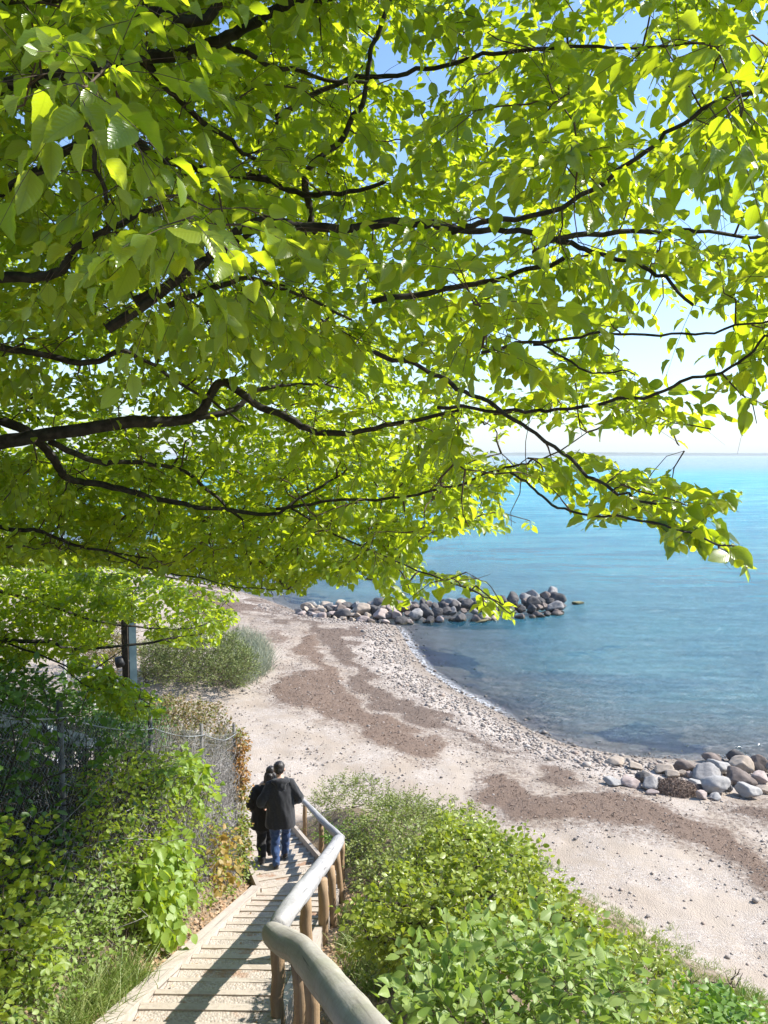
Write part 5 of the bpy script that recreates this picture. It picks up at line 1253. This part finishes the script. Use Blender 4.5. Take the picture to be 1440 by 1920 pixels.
# ------------------------------------------------------------------ two people walking down
def remesh(mb, voxel, smooth=6, fac=.5):
    o = mb.build('tmp', None); md = o.modifiers.new('r', 'REMESH'); md.mode = 'VOXEL'; md.voxel_size = voxel; md.use_smooth_shade = True
    if smooth: s = o.modifiers.new('s', 'SMOOTH'); s.iterations = smooth; s.factor = fac
    dg = bpy.context.evaluated_depsgraph_get(); me = bpy.data.meshes.new_from_object(o.evaluated_get(dg))
    v = np.zeros(len(me.vertices) * 3); me.vertices.foreach_get('co', v)
    f4 = [list(p.vertices) for p in me.polygons]
    om = o.data; bpy.data.objects.remove(o); bpy.data.meshes.remove(om)
    q = np.array([f for f in f4 if len(f) == 4]); t = np.array([f for f in f4 if len(f) == 3]); bpy.data.meshes.remove(me)
    return v.reshape(-1, 3), [a for a in (q, t) if len(a)]
bm = bmesh.new(); bmesh.ops.create_icosphere(bm, subdivisions=3, radius=1); SV = np.array([q.co[:] for q in bm.verts]); SF = np.array([[q.index for q in t.verts] for t in bm.faces]); bm.free()
def ball(mb, c, rad, Rm=None):
    v = SV * np.asarray(rad, float)
    if Rm is not None: v = v @ np.asarray(Rm).T
    mb.add(v + np.asarray(c, float), [SF])
def limbc(mb, pts, rad, n=14, sides=14):
    sp = smoothpath(pts, n); rr = np.interp(np.linspace(0, 1, n), np.linspace(0, 1, len(rad)), rad)
    tube(mb, sp, rr, sides); ball(mb, sp[0], [rr[0]] * 3); ball(mb, sp[-1], [rr[-1]] * 3)
def rings(mb, rows, sides=28):
    """rows: (z, cx, cy, rx, ry)"""
    rows = np.array(rows, float); k = len(rows); zi = np.linspace(0, k - 1, (k - 1) * 4 + 1)
    R_ = np.stack([np.interp(zi, np.arange(k), rows[:, c]) for c in range(5)], -1)
    a = np.arange(sides) * 2 * np.pi / sides
    V = np.stack([R_[:, None, 1] + R_[:, None, 3] * np.cos(a), R_[:, None, 2] + R_[:, None, 4] * np.sin(a), np.broadcast_to(R_[:, None, 0], (len(R_), sides))], -1).reshape(-1, 3)
    m = len(R_); i, j = np.meshgrid(np.arange(m - 1), np.arange(sides), indexing='ij'); i, j = i.ravel(), j.ravel(); j2 = (j + 1) % sides
    F_ = [np.stack([i * sides + j, i * sides + j2, (i + 1) * sides + j2, (i + 1) * sides + j], -1)]
    n = len(V); V = np.concatenate([V, [[R_[0, 1], R_[0, 2], R_[0, 0]], [R_[-1, 1], R_[-1, 2], R_[-1, 0]]]])
    j = np.arange(sides); j2 = (j + 1) % sides
    F_ += [np.stack([j2, j, np.full(sides, n)], -1), np.stack([(m - 1) * sides + j, (m - 1) * sides + j2, np.full(sides, n + 1)], -1)]
    mb.add(V, F_)
def hand(mb, wrist, d, palm_n, thumb_side, size=1.0, curl=.9):
    d = np.asarray(d, float); d /= np.linalg.norm(d); nrm = np.asarray(palm_n, float); nrm -= nrm @ d * d; nrm /= np.linalg.norm(nrm); s = np.cross(d, nrm) * thumb_side
    w = np.asarray(wrist, float); Rm = np.stack([s, d, nrm], 1)
    ball(mb, w + d * .045 * size, np.array([.040, .052, .017]) * size, Rm)
    for off, ln, rr in ((.030, .070, .0095), (.010, .080, .0098), (-.011, .074, .0095), (-.031, .058, .0085)):
        b = w + d * .085 * size + s * off * size; pts = [b]; ang = 0; q = b
        for seg, c in ((.45, curl * .45), (.32, curl * .9), (.23, curl * .6)):
            ang += c; q = q + (d * math.cos(ang) + nrm * math.sin(ang)) * ln * seg * size; pts.append(q)
        limbc(mb, pts, [rr * size, rr * size * .95, rr * .85 * size, rr * .7 * size], 8, 8)
    b = w + d * .02 * size + s * .034 * size
    limbc(mb, [b, b + (d * .6 + s * .7) * .035 * size, b + (d * .9 + s * .45 + nrm * .35) * .062 * size], [.013 * size, .011 * size, .009 * size], 7, 8)
def xf(v, loc, yaw):
    c, s = math.cos(yaw), math.sin(yaw); v = np.asarray(v, float)
    return np.stack([v[..., 0] * c - v[..., 1] * s + loc[0], v[..., 0] * s + v[..., 1] * c + loc[1], v[..., 2] + loc[2]], -1)
def finish(v, f, name, mat, loc, yaw, parent=None, wrinkle=0.0, wf=(7, 7, 3), seed=0):
    if wrinkle:
        m = MB(); m.add(v, f); o = m.build('tmp', None); nn = np.zeros(len(v) * 3); o.data.vertices.foreach_get('normal', nn); nn = nn.reshape(-1, 3); me = o.data; bpy.data.objects.remove(o); bpy.data.meshes.remove(me)
        w = np.array([mnoise.fractal(Vector((p[0] * wf[0] + seed, p[1] * wf[1], p[2] * wf[2] + 1.5 * p[0])), 1.0, 2.0, 3) for p in v]); v = v + nn * (wrinkle * w)[:, None]
    m = MB(); wv = xf(v, loc, yaw)
    m.add(wv, f)
    o = m.build(name, mat, parent); return o
def skin_mat(nm, c1, c2):
    m, nt, out = newmat(nm); n = N(nt); c = n.mix(n.fac(n.noise(n.pos(), 14, 4), .35, .65), c1, c2)
    pb = n('BsdfPrincipled', Roughness=.5); pb.inputs['Subsurface Weight'].default_value = .08; n.link(c, pb.inputs['Base Color']); n.link(pb.outputs[0], out.inputs[0]); return m
M_SKIN = skin_mat('skin', (.50, .30, .21), (.56, .35, .25))
def cloth(nm, c1, c2, rough=.85, sc=40, sheen=.2):
    m, nt, out = newmat(nm); n = N(nt); f = n.noise(n.pos(), sc, 5, .6); c = n.mix(n.fac(f, .3, .7), c1, c2)
    pb = n('BsdfPrincipled', Roughness=rough); pb.inputs['Sheen Weight'].default_value = sheen; n.link(c, pb.inputs['Base Color']); n.link(n.bump(f, .25, .004), pb.inputs['Normal']); n.link(pb.outputs[0], out.inputs[0]); return m
M_JACKET = cloth('black_jacket_cloth', (.010, .010, .012), (.022, .022, .025)); M_COAT = cloth('black_coat_cloth', (.008, .007, .008), (.016, .014, .015))
M_JEANS = cloth('blue_denim', (.012, .035, .115), (.035, .085, .21), sc=18); M_TROUSER = cloth('black_trouser_cloth', (.008, .008, .010), (.018, .018, .020))
M_SHOE = cloth('dark_shoe_leather', (.016, .013, .012), (.035, .028, .024), .55, 20, 0); M_SOLE = plain_mat('shoe_sole', (.03, .028, .026), (.07, .065, .06), 20, .8, 0)
def hair_mat(nm, c1, c2):
    m, nt, out = newmat(nm); n = N(nt); f = n.noise(n.pos((1, 1, .12)), 150, 4, .6); pb = n('BsdfPrincipled', Roughness=.45); n.link(n.mix(n.fac(f, .3, .7), c1, c2), pb.inputs['Base Color']); n.link(n.bump(f, .6, .006), pb.inputs['Normal']); n.link(pb.outputs[0], out.inputs[0]); return m
M_HAIRD = hair_mat('dark_brown_hair', (.012, .009, .007), (.04, .03, .024)); M_HAIRB = hair_mat('black_brown_hair', (.010, .008, .007), (.035, .025, .02))
def headrot(yaw, pitch, roll):
    cy, sy, cp, sp_, cr, sr = math.cos(yaw), math.sin(yaw), math.cos(pitch), math.sin(pitch), math.cos(roll), math.sin(roll)
    Rz_ = np.array([[cy, -sy, 0], [sy, cy, 0], [0, 0, 1]]); Rx_ = np.array([[1, 0, 0], [0, cp, -sp_], [0, sp_, cp]]); Ry_ = np.array([[cr, 0, sr], [0, 1, 0], [-sr, 0, cr]])
    return Rz_ @ Rx_ @ Ry_
def head(mb, c, Rm, k=1.0):
    b = lambda off, rad: ball(mb, np.asarray(c) + Rm @ (np.array(off) * k), np.array(rad) * k, Rm)
    b((0, -.008, .02), (.075, .094, .092)); b((0, .022, -.035), (.058, .068, .075)); b((0, .052, -.085), (.030, .030, .026))      # skull, face, chin
    b((0, .096, -.022), (.012, .020, .024)); b((0, .088, .012), (.009, .012, .03)); b((0, .076, .03), (.055, .018, .012))      # nose, brow
    b((0, .083, -.060), (.024, .010, .007)); b((0, .081, -.069), (.021, .010, .007))                                            # lips
    for s in (-1, 1):
        b((s * .078, -.005, -.012), (.010, .020, .032)); b((s * .030, .078, .008), (.013, .011, .010)); b((s * .035, .058, -.03), (.028, .026, .026))   # ear, eye, cheek
def person(kind, loc, yaw, label, S):
    W = S.get('w', 1.0); lf, rf = np.array(S['lf'], float), np.array(S['rf'], float); lk, rk = np.array(S['lk'], float), np.array(S['rk'], float)
    hipz = S['hip']; sh = S['sh']; hc = np.array(S['head'], float); Rm = headrot(*S['hrot'])
    ls, rs = np.array([-.165 * W, 0, sh - .065]), np.array([.165 * W, 0, sh - .065])
    ls = ls + S.get('shoff', 0); rs = rs + S.get('shoff', 0)
    body = MB()
    rings(body, [(hipz - .10, 0, 0, .13 * W, .10), (hipz, 0, 0, .165 * W, .115), (hipz + .16, 0, .01, .135 * W, .10), (sh - .22, 0, .02, .165 * W, .115), (sh - .05, 0, .005, .175 * W, .095), (sh + .01, 0, 0, .10, .07), (sh + .05, 0, .01, .058, .058)])
    limbc(body, [(0, .0, sh), hc + Rm @ np.array([0, -.01, -.10])], [.058, .052]); head(body, hc, Rm, S.get('hk', 1.0))
    for s_, e_, w_ in ((ls, S['le'], S['lw']), (rs, S['re'], S['rw'])): limbc(body, [s_, e_, w_], [.055, .042, .028])
    for (w_, d_, n_, t_) in (S['lh'], S['rh']): hand(body, w_, d_, n_, t_, .95)
    for hx, kn, ft in ((-.09, lk, lf), (.09, rk, rf)):
        limbc(body, [(hx * W, 0, hipz - .04), kn, ft + [0, -.03, .09]], [.088, .060, .040]); limbc(body, [ft + [0, -.05, .04], ft + [0, .06, .035], ft + [0, .15, .022]], [.036, .038, .024])
    v, f = remesh(body, .0085, 3, .4); o = finish(v, f, 'person', M_SKIN, loc, yaw); tag(o, label, 'person', 'couple on the steps')
    # legs
    m = MB()
    rings(m, [(hipz - .12, 0, 0, .16 * W, .12), (hipz + .10, 0, 0, .165 * W, .125)])
    for hx, kn, ft in ((-.09, lk, lf), (.09, rk, rf)): limbc(m, [(hx * W, 0, hipz - .04), kn, ft + [0, -.03, .075]], S['leg'], 18)
    v, f = remesh(m, .013, 5); finish(v, f, 'jeans' if kind == 'man' else 'trousers', S['legmat'], loc, yaw, o, .016, (6, 6, 11), 3)
    for ft, pit in ((lf, S.get('lp', 0)), (rf, S.get('rp', 0))):
        m = MB(); cp, sp_ = math.cos(pit), math.sin(pit); R2 = np.array([[1, 0, 0], [0, cp, -sp_], [0, sp_, cp]])
        for off, rad in (((0, -.045, .055), (.042, .052, .055)), ((0, .05, .045), (.047, .085, .042)), ((0, .13, .036), (.045, .06, .034))): ball(m, ft + R2 @ np.array(off), rad, R2)
        v, f = remesh(m, .010, 4); sh_ = finish(v, f, 'shoe', M_SHOE, loc, yaw, o)
        m = MB(); sv = np.array([(x_, y_) for x_, y_ in [(.0, -.10), (.035, -.085), (.04, -.02), (.046, .06), (.046, .13), (.028, .185), (0, .197), (-.028, .185), (-.046, .13), (-.046, .06), (-.04, -.02), (-.035, -.085)]]); k = len(sv)
        V = np.concatenate([np.c_[sv, np.full(k, .0)], np.c_[sv, np.full(k, .022)], [[0, .05, 0], [0, .05, .022]]]) @ R2.T + ft; j = np.arange(k); j2 = (j + 1) % k
        m.add(xf(V, loc, yaw), [np.stack([j, j2, j2 + k, j + k], -1), np.stack([j2, j, np.full(k, 2 * k)], -1), np.stack([j + k, j2 + k, np.full(k, 2 * k + 1)], -1)]); m.build('sole', M_SOLE, sh_)
    # jacket
    m = MB(); rings(m, S['jacket'])
    for s_, e_, w_ in ((ls, S['le'], S['lw']), (rs, S['re'], S['rw'])):
        limbc(m, [s_ + [0, 0, -.005], e_, np.asarray(w_) + (np.asarray(w_) - np.asarray(e_)) * .05], S['sleeve'], 16)
    v, f = remesh(m, .013, 5); jk = finish(v, f, 'jacket' if kind == 'man' else 'coat', S['jmat'], loc, yaw, o, .030, (5, 5, 2.2), 9)
    if 'hood' in S:
        m = MB()
        for off, rad in S['hood']: ball(m, off, rad)
        v, f = remesh(m, .011, 4); finish(v, f, 'hood', S['jmat'], loc, yaw, jk, .010, (12, 12, 9), 2)
    m = MB()
    for off, rad in S['hair']: ball(m, hc + Rm @ np.array(off), rad, Rm)
    for pts, rad in S.get('locks', []): limbc(m, [hc + np.array(q) for q in pts], rad)
    v, f = remesh(m, .008, 3); finish(v, f, 'hair', S['hmat'], loc, yaw, o, .006, (40, 40, 9), 5)
    return o
ya = np.array(ys)
def tread_z(Yq):
    k = np.searchsorted(ya, Yq); return float(st_z(ya[min(k, len(ya) - 1)]))
mp = None
for k in np.linspace(10.6, 13, 200):
    a, b = ray(527, 1624)
    if H + b * k < tread_z(k): mp = k; break
ma = float(ray(527, 1624)[0] * mp); mz = tread_z(mp)
print('man at', ma, mp, mz)
yaw = math.radians(13)
zf = tread_z(mp + .44) - mz
man = person('man', (ma, mp, mz), yaw, 'man with short dark hair in black hooded jacket and blue jeans walking down the steps', dict(
    lf=(-.08, .0, .0), rf=(.11, .47, zf + .03), rp=.10, lk=(-.09, .11, .50), rk=(.12, .36, .43), hip=.92, sh=1.475, head=(-.005, .075, 1.62), hrot=(-.10, -.36, -.06), hk=1.1,
    le=(-.30, -.02, 1.16), lw=(-.26, .19, .98), re=(.315, -.04, 1.17), rw=(.25, .20, 1.02), lh=((-.26, .19, .98), (.15, .6, -.75), (1, 0, 0), 1), rh=((.25, .20, 1.02), (-.25, .8, -.45), (-1, 0, 0), -1),
    leg=[.098, .078, .064], legmat=M_JEANS, jmat=M_JACKET, sleeve=[.082, .082, .066],
    jacket=[(.70, 0, 0, .245, .175), (.80, 0, 0, .245, .178), (1.0, 0, .0, .232, .168), (1.2, 0, .0, .228, .16), (1.33, 0, .0, .218, .148), (1.42, 0, .0, .175, .12), (1.50, 0, .01, .105, .085)],
    hood=[((0, -.085, 1.475), (.125, .06, .065)), ((-.09, -.045, 1.48), (.065, .07, .05)), ((.09, -.045, 1.48), (.065, .07, .05)), ((0, -.115, 1.41), (.085, .04, .075))],
    hair=[((0, -.022, .045), (.093, .108, .096)), ((0, -.055, .0), (.084, .068, .078)), ((0, .03, .09), (.072, .068, .04)), ((.0, -.01, .085), (.060, .06, .03))], hmat=M_HAIRD))
wp = (ma - .31, mp + .36); wz = tread_z(wp[1])
zf = tread_z(wp[1] - .3) - wz
woman = person('woman', (wp[0], wp[1], wz), yaw, 'woman with long dark hair in a long black coat walking close beside the man', dict(
    w=.97, lf=(-.07, -.02, .0), rf=(.08, .20, .02), lk=(-.07, .07, .45), rk=(.08, .20, .46), hip=.86, sh=1.34, head=(.10, .05, 1.515), hrot=(-.25, -.28, .16), hk=.95, shoff=np.array([.02, 0, 0]),
    le=(-.245, -.03, 1.06), lw=(-.20, .14, .88), re=(.25, .02, 1.07), rw=(.22, .20, .90), lh=((-.20, .14, .88), (.1, .6, -.75), (1, 0, 0), 1), rh=((.22, .20, .90), (0, .7, -.65), (-1, 0, 0), -1),
    leg=[.105, .085, .072], legmat=M_TROUSER, jmat=M_COAT, sleeve=[.085, .082, .066],
    jacket=[(.60, -.01, 0, .245, .19), (.68, 0, 0, .25, .19), (.86, 0, 0, .225, .172), (1.06, 0, 0, .195, .15), (1.22, 0, 0, .19, .135), (1.30, .01, 0, .165, .112), (1.365, .03, .01, .095, .08)],
    hair=[((0, -.022, .04), (.085, .098, .086)), ((0, -.055, -.03), (.080, .058, .09))], locks=[([(-.02, -.085, -.02), (-.04, -.11, -.13), (-.05, -.125, -.26), (-.05, -.125, -.38)], [.065, .07, .06, .03]), ([(.04, -.08, -.02), (.02, -.11, -.14), (.0, -.12, -.30)], [.06, .06, .03]), ([(-.07, -.03, 0), (-.09, -.06, -.14), (-.09, -.09, -.28)], [.035, .04, .025])], hmat=M_HAIRB))

# ------------------------------------------------------------------ light, sky, camera
SUN_EL, SUN_AZ = math.radians(41), math.radians(77)      # azimuth clockwise from straight ahead
sd = Vector((math.sin(SUN_AZ) * math.cos(SUN_EL), math.cos(SUN_AZ) * math.cos(SUN_EL), math.sin(SUN_EL)))
sl = bpy.data.lights.new('sun', 'SUN'); sl.energy = 4.5; sl.angle = math.radians(.53); sl.color = (1, .955, .88)
so = bpy.data.objects.new('sun', sl); COL.objects.link(so); so.rotation_euler = sd.to_track_quat('Z', 'Y').to_euler(); so.location = (20, 5, 30)
wd = bpy.data.worlds.new('World'); scene.world = wd; wd.use_nodes = True; nt = wd.node_tree; nt.nodes.clear()
sk = nt.nodes.new('ShaderNodeTexSky'); sk.sky_type = 'NISHITA'; sk.sun_disc = False; sk.sun_elevation = SUN_EL; sk.sun_rotation = SUN_AZ; sk.altitude = 0; sk.air_density = 1.0; sk.dust_density = .2; sk.ozone_density = 4.0
bg = nt.nodes.new('ShaderNodeBackground'); bg.inputs[1].default_value = .135; ow = nt.nodes.new('ShaderNodeOutputWorld')
tc = nt.nodes.new('ShaderNodeTexCoord'); sx_ = nt.nodes.new('ShaderNodeSeparateXYZ'); nt.links.new(tc.outputs['Generated'], sx_.inputs[0])
n = N(nt); az = n.math('ABSOLUTE', sx_.outputs[2]); hz = n.math('POWER', 2.718, n.math('MULTIPLY', az, -7.5))
skc = n.mix(n.math('MULTIPLY', hz, .85), sk.outputs[0], (2.4, 2.8, 3.3))
nt.links.new(skc, bg.inputs[0]); nt.links.new(bg.outputs[0], ow.inputs[0])
hb = MB(); box(hb, (0, 0, 4.8), [31500, 0, 0], [0, 31500, 0], [0, 0, 12.4])
m, nt2, out = newmat('sea_haze'); pv = nt2.nodes.new('ShaderNodeVolumePrincipled'); pv.inputs['Color'].default_value = (.86, .92, 1, 1); pv.inputs['Density'].default_value = 1.2e-4; nt2.links.new(pv.outputs[0], out.inputs['Volume'])
tag(hb.build('haze', m, smooth=False), kind='stuff')
cam = bpy.data.cameras.new('camera'); co = bpy.data.objects.new('camera', cam); COL.objects.link(co); co.location = (0, 0, H); co.rotation_euler = (math.pi / 2 - TH, 0, 0)
cam.sensor_fit = 'VERTICAL'; cam.sensor_height = 36; cam.sensor_width = 27; cam.lens = F / 1920 * 36; cam.clip_end = 60000; cam.clip_start = .05; scene.camera = co
vs = scene.view_settings; vs.view_transform = 'Standard'; vs.look = 'None'; vs.gamma = 1; vs.exposure = 1.1
cy = scene.cycles; cy.use_denoising = True; cy.max_bounces = 10; cy.diffuse_bounces = 2; cy.glossy_bounces = 3; cy.transmission_bounces = 8; cy.transparent_max_bounces = 8; cy.sample_clamp_indirect = 8; cy.caustics_reflective = False
try: cy.denoiser = 'OPENIMAGEDENOISE'
except Exception: pass
